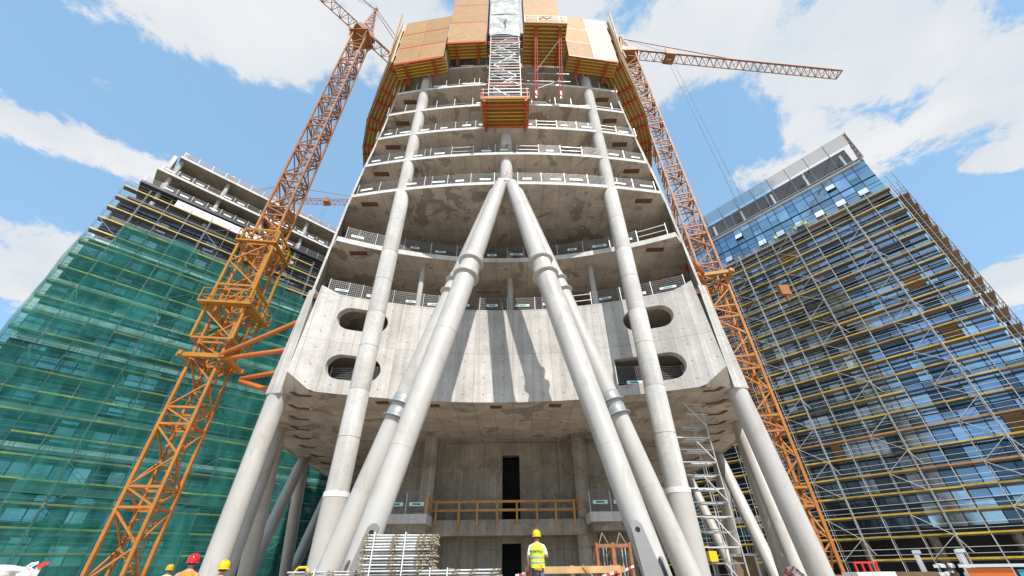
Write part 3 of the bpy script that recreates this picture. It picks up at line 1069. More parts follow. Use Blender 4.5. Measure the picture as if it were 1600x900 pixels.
for z in (2.6, 5.4, 10.5):
    MB().box((0, 0.02, z), (TW + .5, 0.09, 0.1)).build('tie_beam', 'red_steel', st)
for s in (-1, 1):
    for z in (1.2, 3.4, 5.6, 7.8, 10.2, 12.5):
        MB().box((s * (TW / 2 + .12), 0.1, z), (0.16, 0.1, 0.1)).build('anchor', 'red_steel', st)
# net wrap: creased sheets
def sheet(nu, nv, f):
    vs_ = [f(i / nu, j / nv) for j in range(nv + 1) for i in range(nu + 1)]
    fs = [(j * (nu + 1) + i, j * (nu + 1) + i + 1, (j + 1) * (nu + 1) + i + 1, (j + 1) * (nu + 1) + i) for j in range(nv) for i in range(nu)]
    return MB().add(vs_, fs, smooth=True)


for k, (z0, z1) in enumerate(((11.6, 16.5), (16.6, 26.8))):
    sheet(14, 20, lambda u, v: ((u - .5) * (TW + .25), -0.12 - 0.10 * abs(math.sin(u * 5 + v * 7 + k)) * (1 - abs(2 * v - 1)) - 0.05 * math.sin(v * 17 + u * 3), z0 + (z1 - z0) * v + (0.25 * math.sin(u * 4) if k == 0 else 0) * (1 - v))).build('net_sheet', 'white_net', st)
for s in (-1, 1):
    sheet(6, 16, lambda u, v: (s * (TW / 2 + .13 + 0.05 * math.sin(v * 14 + u * 4)), -0.1 + u * (TD + .2), 11.8 + 15 * v)).build('net_sheet', 'white_net', st)
MB().bar((-.12, -.3, 13.9), (.15, -.3, 14.9), 0.12, 0.05).bar((0.1, -.3, 13.2), (.02, -.3, 14.0), 0.1, 0.05).build('torn_cord', 'cable', st)

# cantilever loading platform with red posts
lp = thing('loading_platform', 'protruding loading platform with yellow beams on long red props beside the stair tower', 'platform', (3.45, 16.0, 43.0), R(2))
MB().box((0, 1.95, 0.2), (4.0, 4.0, 0.05)).build('deck_sheet', 'plywood_dark', lp)
for i in range(12):
    y = 0.1 + i * 0.335
    MB().box((0, y, 0.02), (4.0, 0.1, 0.05)).box((0, y, 0.1), (4.0, 0.04, 0.14)).build('yellow_beam', 'yellow_beam', lp)
for x in (-0.9, 1.35):
    for s in (-.08, .08):
        MB().bar((x + s, 0.1, -0.12), (x + s, 3.9, -0.12), 0.06, 0.2).build('waler', 'red_steel', lp)
        MB().bar((x + s * 1.0, 0.5, -0.3), (x + s * 1.6, 3.5, -6.55), 0.08, 0.14).build('prop', 'red_steel', lp)
    MB().bar((x, 3.5, -6.6), (x, 3.5, -5.4), 0.2, 0.1).build('prop_foot', 'galvanised_light', lp)
MB().bar((-0.9, 3.2, -5.6), (1.35, 3.0, -4.4), 0.05).build('brace', 'galvanised_light', lp)
MB().bar((-0.9, 2.6, -3.6), (1.5, 0.9, -0.6), 0.05).build('brace', 'galvanised_light', lp)
for z in (-3.2, -4.6):
    MB().bar((-1.7, 3.0, z), (2.3, 3.0, z), 0.05).build('guard_tube', 'galvanised_light', lp)
MB().box((0, -0.02, 0.2), (4.05, 0.05, 0.34)).build('fascia_board', 'timber', lp)
for x in (-1.95, -0.7, 1.35, 1.95):
    MB().box((x, -0.04, 0.85), (0.06, 0.06, 1.3)).build('post', 'galvanised_light', lp)
for z in (0.65, 1.05, 1.45):
    MB().box((0, -0.07, z), (4.0, 0.035, 0.05)).build('rail', 'galvanised_light', lp)
MB().bar((-.6, -.1, .6), (-.2, -.1, 1.2), .05).bar((-.2, -.1, 1.2), (0.1, -.1, .7), .05).bar((0.1, -.1, .7), (0.5, -.1, 1.1), .05).build('chain_sling', 'cable', lp)
for s in (-1, 1):
    MB().box((s * 2.0, 1.95, 0.3), (0.04, 3.9, 0.5)).build('side_board', 'timber_orange', lp)

# marker strokes left by the surveyors on soffits and columns
for k in range(26):
    z = random.choice([S0, S0, S0, LEVELS[1], 21.0])
    x = random.uniform(-10.5, 10.5)
    y = (front_convex(x) if z > 22 else front_concave(x)) + random.uniform(0.7, 2.6)
    a = random.uniform(-.6, .6)
    mb = MB()
    for q in range(random.choice((1, 2, 2))):
        M = Matrix.Rotation(a + q * 0.15, 3, 'Z')
        mb.box((x + X0 + q * 0.16, y, z - 0.006), (0.07, 0.34, 0.006), M)
    mb.build('chalk_mark', 'sign_dark' if k % 4 else 'tape_red', tower, True)
for z, a in ((S0 + 1.2, -.55), (S0 + 1.6, -.75), (LEVELS[1] + 1.6, -.6), (LEVELS[1] + 1.1, -.8)):
    c = Vector((X0 + 0.505 * math.cos(a - math.pi / 4), 20.75 + 0.505 * math.sin(a - math.pi / 4), z))
    MB().box(c, (0.12, 0.02, 0.4), Matrix.Rotation(a + math.pi / 4, 3, 'Z') @ Matrix.Rotation(.4, 3, 'Y')).build('paint_mark', 'tape_red', tower, True)

# ------------------------------------------------------------------ tower cranes
def mast_section_mesh(a, mat, name):
    """4.45 m section: chords, zigzag braces, inner ladder; origin at its base centre"""
    mb = MB()
    h = a / 2
    H = 4.45
    cs = [(-h, -h), (h, -h), (h, h), (-h, h)]
    for x, y in cs:
        mb.box((x, y, H / 2), (0.17, 0.17, H))
    zs = [0.08, 1.1, 2.78, H - 0.02]
    for i in range(4):
        p, q = cs[i], cs[(i + 1) % 4]
        for z in (zs[0], zs[1]):
            mb.bar((*p, z), (*q, z), 0.11, 0.13)
        for k in range(3):
            s, e = (p, q) if (k + i) % 2 else (q, p)
            mb.bar((*s, zs[k] + .05), (*e, zs[k + 1] - .05), 0.09, 0.09)
    mb.bar((*cs[0], 0.1), (*cs[2], 0.1), 0.07)
    # ladder
    lx, ly = h * 0.35, h * 0.45
    for s in (-.22, .22):
        mb.box((lx + s, ly, H / 2), (0.05, 0.05, H))
    for k in range(12):
        mb.box((lx, ly, 0.2 + k * 0.37), (0.44, 0.03, 0.03))
    for k in range(5):
        z = 0.6 + k * 0.85
        mb.box((lx - .38, ly - .3, z), (0.03, 0.6, 0.04)).box((lx + .38, ly - .3, z), (0.03, 0.6, 0.04)).box((lx, ly - .62, z), (0.76, 0.03, 0.04))
    return mb.mesh(name, mat)


def jib_section_mesh(L, w, h, mat):
    mb = MB()
    n = 4
    for y in (-w / 2, w / 2):
        mb.bar((0, y, 0), (L, y, 0), 0.12)
    mb.bar((0, 0, h), (L, 0, h), 0.13)
    for i in range(n):
        x0, x1 = L * i / n, L * (i + 1) / n
        xm = (x0 + x1) / 2
        for y in (-w / 2, w / 2):
            mb.bar((x0, y, 0), (xm, 0, h), 0.07)
            mb.bar((xm, 0, h), (x1, y, 0), 0.07)
        s = 1 if i % 2 else -1
        mb.bar((x0, -w / 2, 0), (x0, w / 2, 0), 0.06)
        mb.bar((x0, s * w / 2, 0), (x1, -s * w / 2, 0), 0.05)
    return mb.mesh('jib_section', mat)


def crane(label, x, y, rz, zbase, ztop, a, mat_low, mat_top, zmix, jib_az, jib_len, cj_len, peak_h, tie_frac, trolley=None, hook_drop=None, big=1.0):
    t = thing('tower_crane', label, 'crane', (x, y, zbase))
    lo = mast_section_mesh(a, mat_low, 'mast_section')
    hi = mast_section_mesh(a, mat_top, 'mast_section')
    z = 0.0
    while z < ztop - zbase - 2:
        obj('mast_section', lo if z + zbase < zmix else hi, t, (0, 0, z), (0, 0, rz))
        z += 4.45
    MB().box((0, 0, -0.0), (a * 2.2, a * 2.2, 0.6)).build('base_block', 'raw_concrete', t)
    top = z
    rot = Euler((0, 0, jib_az))
    # slewing ring, turntable frame
    mb = MB()
    h = a / 2
    for sx in (-1, 1):
        for sy in (-1, 1):
            mb.bar((sx * h, sy * h, top - 1.6), (sx * h * 1.35, sy * h * 1.35, top), 0.14)
    mb.box((0, 0, top + 0.05), (a * 1.5, a * 1.5, 0.2))
    mb.tube((0, 0, top + 0.15), (0, 0, top + 0.55), a * 0.62, n=24)
    mb.build('slewing_ring', mat_top, t)
    o = MB().box((0, 0, 0.9), (a * 1.25, a * 1.0, 1.3)).box((0, 0, 0.2), (a * 1.7, a * 1.2, 0.25)).build('turntable', mat_top, t)
    o.location, o.rotation_euler = (0, 0, top + .5), rot
    zj = top + 1.6
    # peak
    mb = MB()
    for sy in (-.5, .5):
        mb.bar((0.7, sy, zj), (-0.1, sy * .3, zj + peak_h), 0.15)
        mb.bar((-1.0, sy, zj), (-0.2, sy * .3, zj + peak_h), 0.15)
        n = 5
        for k in range(n):
            f0, f1 = k / n, (k + 1) / n
            A = Vector((0.7, sy, zj)).lerp(Vector((-0.1, sy * .3, zj + peak_h)), f0)
            B = Vector((-1.0, sy, zj)).lerp(Vector((-0.2, sy * .3, zj + peak_h)), f1)
            mb.bar(A, B, 0.08)
            mb.bar(A, (B.x, B.y, A.z), 0.07)
    for k in range(5):
        f = k / 5
        A = Vector((0.7, .5, zj)).lerp(Vector((-0.1, .15, zj + peak_h)), f)
        mb.bar(A, (A.x, -A.y, A.z), 0.07)
        A = Vector((-1., .5, zj)).lerp(Vector((-0.2, .15, zj + peak_h)), f)
        mb.bar(A, (A.x, -A.y, A.z), 0.07)
    mb.tube((-.15, -.35, zj + peak_h), (-.15, .35, zj + peak_h), 0.22, n=12)
    mb.box((-.1, 0, zj + peak_h + .35), (0.25, 0.5, 0.3))
    o = mb.build('tower_peak', mat_top, t)
    o.rotation_euler = rot
    # jib
    LS = jib_len / round(jib_len / 5.0)
    jm = jib_section_mesh(LS, 1.35 * big, 1.35 * big, mat_top)
    ca, sa = math.cos(jib_az), math.sin(jib_az)
    n = int(round(jib_len / LS))
    for k in range(n):
        d = 0.8 + k * LS
        obj('jib_section', jm, t, (ca * d, sa * d, zj), rot)
    dt = n * LS + 0.8
    o = MB().bar((dt, -.68, 0), (dt, .68, 0), 0.12).bar((dt, -.68, 0), (dt + .5, 0, 1.3), 0.1).bar((dt, .68, 0), (dt + .5, 0, 1.3), 0.1).bar((dt - .3, 0, 1.35), (dt + .5, 0, 1.3), .1).build('jib_tip', mat_top, t)
    o.location, o.rotation_euler = (0, 0, zj), rot
    # counter-jib
    cm = jib_section_mesh(LS, 1.5 * big, 1.1, mat_top)
    for k in range(int(cj_len / LS)):
        d = -0.9 - (k + 1) * LS
        obj('counter_jib_section', cm, t, (ca * d, sa * d, zj - .1), rot)
    for k in range(3):
        o = MB().box((-0.9 - cj_len + 0.6 + k * .75, 0, -1.0), (0.6, 1.3, 2.6)).build('counterweight', 'raw_concrete', t)
        o.location, o.rotation_euler = (0, 0, zj), rot
    # tie bars and ropes
    pk = Vector((-.15, 0, zj + peak_h))
    o = MB().bar(pk, (jib_len * tie_frac, 0, zj + 1.4), 0.11).build('jib_tie', mat_top, t)
    o.rotation_euler = rot
    for s in (-.3, .3):
        o = MB().bar(pk + Vector((0, s * .6, 0)), (-cj_len + 1, s * 1.6, zj + .3), 0.08).build('counter_tie', mat_top, t)
        o.rotation_euler = rot
    o = MB().bar(pk + Vector((0, 0, .2)), (jib_len * .22, 0, zj + 1.4), 0.03).build('rope', 'cable', t)
    o.rotation_euler = rot
    if trolley:
        o = MB().box((trolley, 0, -0.2), (1.5, 1.6 * big, 0.25)).box((trolley, .7 * big, 0.5), (1.3, .12, 1.6)).box((trolley, -.7 * big, 0.5), (1.3, .12, 1.6)).box((trolley - .3, 0, -.7), (.7, .5, .8)).build('trolley', mat_top, t)
        o.location, o.rotation_euler = (0, 0, zj), rot
        for s in (-.38, .38):
            c = MB().tube((trolley + s, 0, -0.4), (trolley + s, 0, -hook_drop), 0.022, n=5).build('hoist_rope', 'cable', t)
            c.location, c.rotation_euler = (0, 0, zj), rot
        hb = MB().box((trolley, 0, -hook_drop - .5), (0.9, 0.35, 1.0)).tube((trolley, 0, -hook_drop - 1.0), (trolley, 0, -hook_drop - 1.6), 0.1, n=8).build('hook_block', 'rust_orange', t)
        hb.location, hb.rotation_euler = (0, 0, zj), rot
    return t


cl = crane('orange lattice tower crane at the left with yellow climbing cage tied to the tower', -20.6, 25.1, R(8.6), 0.0, 60.0, 1.75,
           'crane_orange', 'crane_brown', 26, math.atan2(-8.07, -7.04), 45, 15, 8.5, 0.62)
cr = crane('orange lattice tower crane at the right whose long jib points right', 17.45, 28.2, R(-14), 0.0, 60.6, 1.75,
           'crane_orange', 'crane_brown', 22, math.atan2(3.5, 34), 33.2, 10, 5.0, 0.56, 6.5, 42)

# climbing cage, collar and tie struts of the left crane
mb_rot = R(8.6)
def cage():
    a = 1.75
    h = a / 2 + 0.42
    z0, z1 = 14.6, 24.6
    o = bpy.data.objects.new('climbing_cage', None)
    me = MB()
    cs = [(-h, -h), (h, -h), (h, h), (-h, h)]
    for x, y in cs:
        me.box((x, y, (z0 + z1) / 2), (0.16, 0.16, z1 - z0))
    zs = [z0, z0 + 2.2, z0 + 4.4, z0 + 6.6, z1 - 1.2, z1]
    for i in range(4):
        p, q = cs[i], cs[(i + 1) % 4]
        for z in (z0, z0 + 4.4, z1):
            me.bar((*p, z), (*q, z), 0.12, 0.14)
        if i == 1:
            continue
        for k in range(4):
            s, e = (p, q) if k % 2 else (q, p)
            me.bar((*s, zs[k]), (*e, zs[k + 1]), 0.1)
    ob = me.build('climbing_cage', 'cage_yellow', cl)
    ob.rotation_euler = (0, 0, mb_rot)
    for z, s in ((17.2, h + 0.45), (23.2, h + 0.22)):
        pf = MB()
        for y in (-1, 1):
            pf.box((0, y * (h + s) / 2, z), (2 * s, s - h + .1, 0.08))
            pf.box((0, y * s, z + .06), (2 * s, 0.05, 0.12))
            pf.box((y * s, 0, z + .06), (0.05, 2 * s, 0.12))
            pf.box((y * (h + s) / 2, 0, z), (s - h + .1, 2 * h, 0.08))
        p = pf.build('work_platform', 'cage_yellow', cl)
        p.rotation_euler = (0, 0, mb_rot)
        for i in range(4):
            c0 = Vector(((-1, -1), (1, -1), (1, 1), (-1, 1))[i] + (0,)) * s
            c1 = Vector(((1, -1), (1, 1), (-1, 1), (-1, -1))[i] + (0,)) * s
            r = MB()
            for k in range(4):
                q = c0.lerp(c1, k / 4)
                r.box((q.x, q.y, z + .6), (0.05, 0.05, 1.1))
            for zz in (.55, 1.1):
                r.bar((c0.x, c0.y, z + zz), (c1.x, c1.y, z + zz), 0.045)
            ro = r.build('handrail', 'cage_yellow', p)


cage()


def collar(cr_, rot, z, s, struts):
    mb = MB()
    for i in range(4):
        c0 = Vector(((-1, -1), (1, -1), (1, 1), (-1, 1))[i] + (0,)) * s
        c1 = Vector(((1, -1), (1, 1), (-1, 1), (-1, -1))[i] + (0,)) * s
        d = (c1 - c0).normalized() * 0.25
        mb.bar((c0.x - d.x, c0.y - d.y, z + .02 * i), (c1.x + d.x, c1.y + d.y, z + .02 * i), 0.24, 0.28)
    o = mb.build('tie_collar', 'cage_yellow', cr_)
    o.rotation_euler = (0, 0, rot)
    for p, q in struts:
        t = cr_.location
        a, b = Vector(p) - t, Vector(q) - t
        MB().path([a, a.lerp(b, .04), a.lerp(b, .5), a.lerp(b, .96), b], [0.06, 0.16, 0.16, 0.16, 0.06], 12).build('tie_strut', 'strut_orange', cr_)


collar(cl, mb_rot, 13.3, 1.3, [((-19.4, 23.9, 13.3), (-13.6, 22.9, 15.6)), ((-19.3, 24.2, 13.2), (-13.7, 23.0, 13.3)),
                               ((-19.1, 26.2, 12.6), (-14.6, 25.2, 12.9)), ((-19.1, 26.2, 12.5), (-14.8, 25.4, 11.0))])
collar(cr, R(-14), 21.9, 1.3, [((16.3, 27.0, 21.9), (13.5, 24.5, 22.9)), ((16.3, 29.2, 21.9), (15.0, 28.0, 21.9)), ((16.3, 27.4, 21.8), (13.4, 24.4, 20.6))])

crane('distant orange tower crane behind the left building with its hook hanging', -66.5, 76, R(20), 0, 86, 1.9, 'crane_brown', 'crane_brown', 0,
      math.atan2(1.0, 20.0), 50, 15, 6.5, 0.6, 15, 8, big=1.15)

# ------------------------------------------------------------------ flanking buildings
PANE = {m: MB().box((0, 0, 0), (1, 0.03, 1)).mesh('glass_pane', m) for m in ('glass_blue', 'glass_pale', 'glass_dark', 'glass_skylit', 'osb')}


def pick(ws):
    r = random.random() * sum(w for _, w in ws)
    for m, w in ws:
        r -= w
        if r <= 0:
            return m
    return ws[0][0]


def scaffold(root, xa, bay, nb, z0, nl, y_out, y_in, toe_mats, tube, deckm, brace_every, rails_z, skip_decks=(), x_sign=1, lift=2.0, rail_mat='galvanised'):
    """local scaffold: standards, rails, toe boards and decks, bay by bay"""
    zt = z0 + nl * lift
    H = zt + 0.9
    sm = MB().tube((0, 0, 0), (0, 0, H), 0.036, n=6).mesh('standard', tube)
    for i in range(nb + 1):
        for y in (y_out, y_in):
            obj('standard', sm, root, (xa + bay * i, y, 0))
        if i % 3 == 1:
            obj('standard', sm, root, (xa + bay * i + 0.13, y_out - 0.1, 0))
    Ltot = bay * nb
    for k in range(nl + 1):
        z = z0 + k * lift
        for dz in rails_z:
            MB().tube((xa, y_out - .05, z + dz), (xa + Ltot, y_out - .05, z + dz), 0.022, n=5).build('guard_tube', rail_mat, root)
        MB().tube((xa, y_in, z - .05), (xa + Ltot, y_in, z - .05), 0.03, n=5).build('ledger', rail_mat, root)
    toes = {m: MB().box((bay / 2, 0, 0.1), (bay - 0.05, 0.04, 0.16)).mesh('toe_board', m) for m in set(m for m, _ in toe_mats)}
    deck = {m: MB().box((bay / 2, 0, 0), (bay - 0.06, y_in - y_out - .1, 0.06)).mesh('deck', m) for m in deckm}
    ti, di = [], []
    for k in range(nl + 1):
        row = pick(toe_mats)
        for i in range(nb):
            if random.random() < 0.12:
                row = pick(toe_mats)
            z = z0 + k * lift
            if random.random() > 0.06:
                ti.append((toes[row], (xa + bay * i, y_out - 0.02, z + random.uniform(-.03, .03)), (0, random.uniform(-.008, .008), 0), None))
            di.append((deck[random.choice(deckm)], (xa + bay * i, (y_in + y_out) / 2, z - .04), 0, None))
    pieces('toe_board', ti, root)
    pieces('deck', di, root)
    for i in range(0, nb, brace_every):
        for k in range(0, nl, 1):
            s = k % 2
            a = (xa + bay * (i + s), y_out - .12, z0 + lift * k)
            b = (xa + bay * (i + 1 - s), y_out - .12, z0 + lift * (k + 1))
            if random.random() < 0.8:
                MB().tube(a, b, 0.032, n=5).build('brace', tube, root)
    for i in range(1, nb, 3):
        for k in range(1, nl, 4):
            x = xa + bay * i
            z = z0 + lift * k
            MB().bar((x, y_out - .1, z), (x + .7, y_out - .1, z - 1.5), 0.07).build('wall_tie', tube, root)
            MB().bar((x, y_out, z), (x, y_in + .9, z), 0.06).build('wall_tie', tube, root)


# right building: glazed facade behind scaffold; local x runs towards the near corner (x = 0)
RB_ANG = math.atan2(-.759, .651)
rb = thing('glazed_building', 'blue glazed office building with roof screen at the right, wrapped in scaffold', 'building', (52, 37, 0), RB_ANG)
GY = 1.35
LEN = 62
# body behind the glass
MB().rng(-LEN, -0.15, GY + 0.35, 26, 4.2, 51.0).build('building_core', 'interior_shade', rb)
MB().rng(-LEN, -1.4, GY + 4.5, 26, 0, 4.2).build('building_core', 'interior_shade', rb)
for i in range(10):
    MB().tube((-2.6 - i * 6.2, GY + 1.6, 0), (-2.6 - i * 6.2, GY + 1.6, 7.6), 0.42, n=14).build('ground_column', 'raw_concrete', rb)
items = []
cx = -0.15
k = 0
colw = []
while cx > -LEN:
    w = 1.62 if k % 2 == 0 else 1.22
    colw.append((cx - w / 2, w, k % 2))
    cx -= w
    k += 1
# two clean storeys on top
glz = [('glass_pale', 3), ('glass_blue', 3)]
sash_open = []
for st_, (zb, hh) in enumerate(((44.35, 2.35), (47.95, 2.15))):
    for j, (x, w, odd) in enumerate(colw):
        far = min(1, max(0, -x / 24))
        m = 'glass_blue' if random.random() < 0.12 + 0.6 * far else 'glass_pale'  # paler panes nearer the corner stand in for brighter sky reflection
        rot = (random.uniform(-.004, .004), 0, random.uniform(-.006, .006))
        if not odd:
            items.append((PANE[m], (x, GY + random.uniform(-.004, .004), zb + hh / 2), rot, (w - .08, 1, hh - .06)))
        else:
            items.append((PANE[m], (x, GY, zb + hh * .22), rot, (w - .08, 1, hh * .44 - .06)))
            zc = zb + hh * .72
            if random.random() < (0.55 if st_ == 0 else 0.16) and x > -26:
                sash_open.append((x, zc, w, hh * .56))
            else:
                items.append((PANE[m], (x, GY - .01, zc), rot, (w - .1, 1, hh * .56 - .08)))
        items.append((PANE['glass_blue' if m == 'glass_blue' else m], (x, GY, zb + hh + .55), rot, (w - .08, 1, 1.0)))
pieces('glass_pane', items, rb, 300, 'glass_panes_upper_beyond')
for x, z, w, h in sash_open:
    t0 = obj('window_sash', PANE['glass_skylit'], rb, (x, GY - .25, z), (R(-20), 0, 0), (w - .1, 1.4, h - .06))
    MB().box((x, GY + .15, z), (w - .1, 0.05, h - .06)).build('opening_shade', 'shade_black', rb)  # black sheet standing in for shade behind the open sash
# mullion grid
for st_, (zb, hh) in enumerate(((44.35, 2.35), (47.95, 2.15))):
    for z in (zb, zb + hh, zb + hh + 1.08):
        MB().rng(-LEN, -.15, GY - .03, GY + .3, z - .04, z + .04).build('transom', 'frame_dark', rb)
mm = MB().box((0, 0, 3.4), (0.08, 0.3, 7.2)).mesh('mullion', 'frame_dark')
for x, w, odd in colw:
    obj('mullion', mm, rb, (x - w / 2, GY + .1, 44.1))
MB().rng(-LEN, -.55, GY - .35, GY + .5, 51.15, 51.75).build('cornice', 'panel_white', rb)
MB().rng(-LEN, -.5, GY - .45, GY - .35, 51.45, 51.6).build('cornice_trim', 'frame_dark', rb)
MB().rng(-LEN, -.4, GY - .5, GY + .9, 44.0, 44.2).build('floor_band', 'panel_white', rb)
# set-back plant screen and steel louvre frame above
for i in range(10):
    MB().rng(-LEN + i * 6.1, -LEN + i * 6.1 + 6.0, GY + 0.9, GY + 1.2, 51.7, 55.6).build('plant_wall', 'panel_grey', rb)
for i in range(12):
    x = -0.8 - i * 5.2
    MB().bar((x - 1.2, GY + .72, 51.8), (x - 1.2, GY + .5, 54.6), 0.3, 0.25).build('raking_post', 'panel_white', rb)
for i in range(22):
    x = -0.2 - i * 2.9
    MB().bar((x, GY - .2, 51.8), (x, GY - .75, 57.1), 0.10, 0.12).build('screen_post', 'galvanised', rb)
    MB().bar((x, GY - .6, 55.2), (x, GY + 2.2, 55.9), 0.08, 0.1).build('screen_arm', 'galvanised', rb)
for k in range(9):
    z = 55.0 + k * .26
    MB().bar((-LEN, GY - .58 - .1 * (z - 55) / 2, z), (-0.1, GY - .58 - .1 * (z - 55) / 2, z), 0.05, 0.06).build('louvre', 'panel_grey' if k < 8 else 'rust_orange', rb)
for k in range(6):
    z = 52.2 + k * 0.95
    MB().bar((-0.1, GY - .6, z), (0.0, GY + 7, z), 0.06, 0.08).build('louvre', 'galvanised', rb)
for k in range(5):
    MB().bar((-0.05, GY - .4 + k * 1.6, 51.8), (-.05, GY - .6 + k * 1.6, 57.0), 0.07).build('screen_post', 'galvanised', rb)
MB().bar((0.0, GY - .45, 51.4), (0.05, GY - .75, 57.2), 0.14).build('corner_post', 'rust_orange', rb)
# storeys behind the scaffold
items = []
H = 3.55
for s in range(11):
    zb = 4.6 + s * H + 0.15
    for j, (x, w, odd) in enumerate(colw):
        r = random.random()
        m = 'glass_blue'
        lowdark = zb < 22 and x < -15 - 0.0 * zb
        if r < 0.045:
            m = 'osb'
        elif r < 0.25 or (lowdark and r < 0.75):
            m = 'glass_dark'
        elif r < 0.58:
            m = 'glass_pale'
        rot = (random.uniform(-.006, .006), 0, random.uniform(-.01, .01))
        items.append((PANE[m], (x, GY, zb + 1.15), rot, (w - .1, 1, 2.2)))
        m2 = 'glass_dark' if lowdark or random.random() < .3 else 'glass_blue'
        items.append((PANE[m2], (x, GY, zb + 2.85), rot, (w - .1, 1, 1.1)))
pieces('glass_pane', items, rb, 300, 'glass_panes_lower_beyond')
for s in range(12):
    z = 4.6 + s * H + .15
    MB().rng(-LEN, -.15, GY - .02, GY + .3, z - .07, z + .07).build('transom', 'frame_dark', rb)
    MB().rng(-LEN, -.15, GY - .02, GY + .3, z + 2.2, z + 2.3).build('transom', 'frame_dark', rb)
mm = MB().box((0, 0, 20), (0.09, 0.28, 40)).mesh('mullion', 'frame_dark')
for x, w, odd in colw:
    obj('mullion', mm, rb, (x - w / 2, GY + .1, 4.2))
for s in range(0, 11, 2):
    x = -random.uniform(2, 40)
    MB().rng(x - random.uniform(6, 16), x, GY - .12, GY - .05, 6.6 + s * H, 7.3 + s * H).build('spandrel', 'panel_white', rb)

rs = thing('facade_scaffold', 'grey tube scaffold with yellow toe boards covering the right glazed building', 'scaffold', (52, 37, 0), RB_ANG)
scaffold(rs, -2.57 * 24, 2.57, 24, 2.0, 21, 0.0, 0.85, [('toe_yellow', 6), ('toe_orange', 1)], 'galvanised_light', ['deck_wood', 'deck_steel', 'deck_steel'], 3, (0.5, 1.0), rail_mat='galvanised_light')  # pale tube colour also carries the sun glints
# return of the scaffold round the near corner
em = MB().box((0.75, 2.2, 0.5), (0.04, 3.6, 0.95)).mesh('end_board', 'osb')
sm = MB().tube((0, 0, 0), (0, 0, 46), 0.045, n=6).mesh('standard', 'galvanised')
for x in (0.45, 1.15):
    for y in (0, 2.5, 5):
        obj('standard', sm, rs, (x, y, 0))
for k in range(21):
    z = 2 + k * 2
    obj('end_board', em, rs, (-0.25 + random.uniform(-.05, .05), 0, z + .1))
    MB().box((0.6, 2.2, z), (1.1, 4.4, 0.07)).build('deck', 'deck_wood', rs)
    for dz in (.5, 1.0):
        MB().tube((1.2, 0, z + dz), (1.2, 5, z + dz), 0.03, n=5).build('guard_tube', 'galvanised', rs)
        MB().tube((0, 0, z + dz), (1.2, 0, z + dz), 0.03, n=5).build('guard_tube', 'galvanised', rs)

# left building: concrete frame with glass bands, scaffold and green netting; local x runs away from the near corner
LB_ANG = math.atan2(.705, .71)
lb = thing('framed_building', 'grey concrete building at the left, open floors above and green netting below', 'building', (-53, 36, 0), LB_ANG)
LY = 1.5
LL = 60
MB().rng(0.35, LL, LY + .5, 24, 0, 44.5).build('building_core', 'interior_shade', lb)
MB().rng(5, LL, LY + 7, 22, 44.5, 55.3).build('building_core', 'interior_shade', lb)
MB().rng(3.2, LL, LY + 1.6, 21, 44.96, 47.99).build('building_core', 'interior_shade', lb)  # dark box added behind the lower open floors as painted shade
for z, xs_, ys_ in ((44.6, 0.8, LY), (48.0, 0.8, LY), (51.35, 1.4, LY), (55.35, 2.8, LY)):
    MB().rng(xs_, LL, ys_, 22, z, z + 0.35, 0).build('floor_slab', 'raw_concrete' if z > 50 else 'interior_shade', lb)  # lower concrete slabs and edges coloured near-black as an unlit interior
    MB().rng(xs_, LL, ys_ - .03, ys_ + .02, z - .03, z + .36).build('slab_edge', 'slab_edge' if z > 50 else 'frame_dark', lb)
for i in range(9):
    x = 3.2 + i * 6.6
    for z0, z1 in ((44.95, 48.0), (48.35, 51.35), (51.7, 55.35)):
        MB().tube((x, LY + 1.0, z0), (x, LY + 1.0, z1), 0.3, n=14).build('concrete_column', 'column_concrete', lb)
    MB().rng(x - .25, x + .25, LY + .3, LY + .8, 55.7, 57.0).build('parapet_stub', 'slab_edge', lb)
MB().rng(2.0, 2.5, LY + .2, LY + 5, 51.7, 55.35).build('end_wall', 'slab_edge', lb)
MB().rng(3.2, 3.6, LY + 3, 20, 44.9, 55.3).build('end_wall', 'raw_concrete', lb)
for z, xa in ((48.35, 1.0), (51.7, 1.8), (55.7, 3.0)):
    g = thing('guard_railing', 'mesh guard railing with white signs on the %s open floor of the left building' % {48.35: 'lowest', 51.7: 'middle', 55.7: 'roof-level'}[z], 'railing', Matrix.Rotation(LB_ANG, 3, 'Z') @ Vector((xa, LY + .15, 0)) + Vector((-53, 36, z)), LB_ANG, 'guard railings on the left building')
    for i in range(26):
        obj('post', POST, g, (i * 1.95, 0, 0))
        if z < 55 and i < 20:
            obj('guard_panel', GP, g, (i * 1.95 + .97, 0, 0), None, (1.02, 1, .95))
            if random.random() < .8:
                obj('sign_strip', SIGN, g, (i * 1.95 + .97, -.03, .45), None, (1.25, 1, 1.2))
    if z > 55:
        for dz in (.5, .95):
            MB().box((25, 0, dz), (50, .04, .12)).build('rail', 'timber', g)
        for i in range(3, 18):
            obj('guard_panel', GP, g, (i * 1.95 + .97, 0.05, 0), None, (1.02, 1, .95))
items = []
H = 3.55
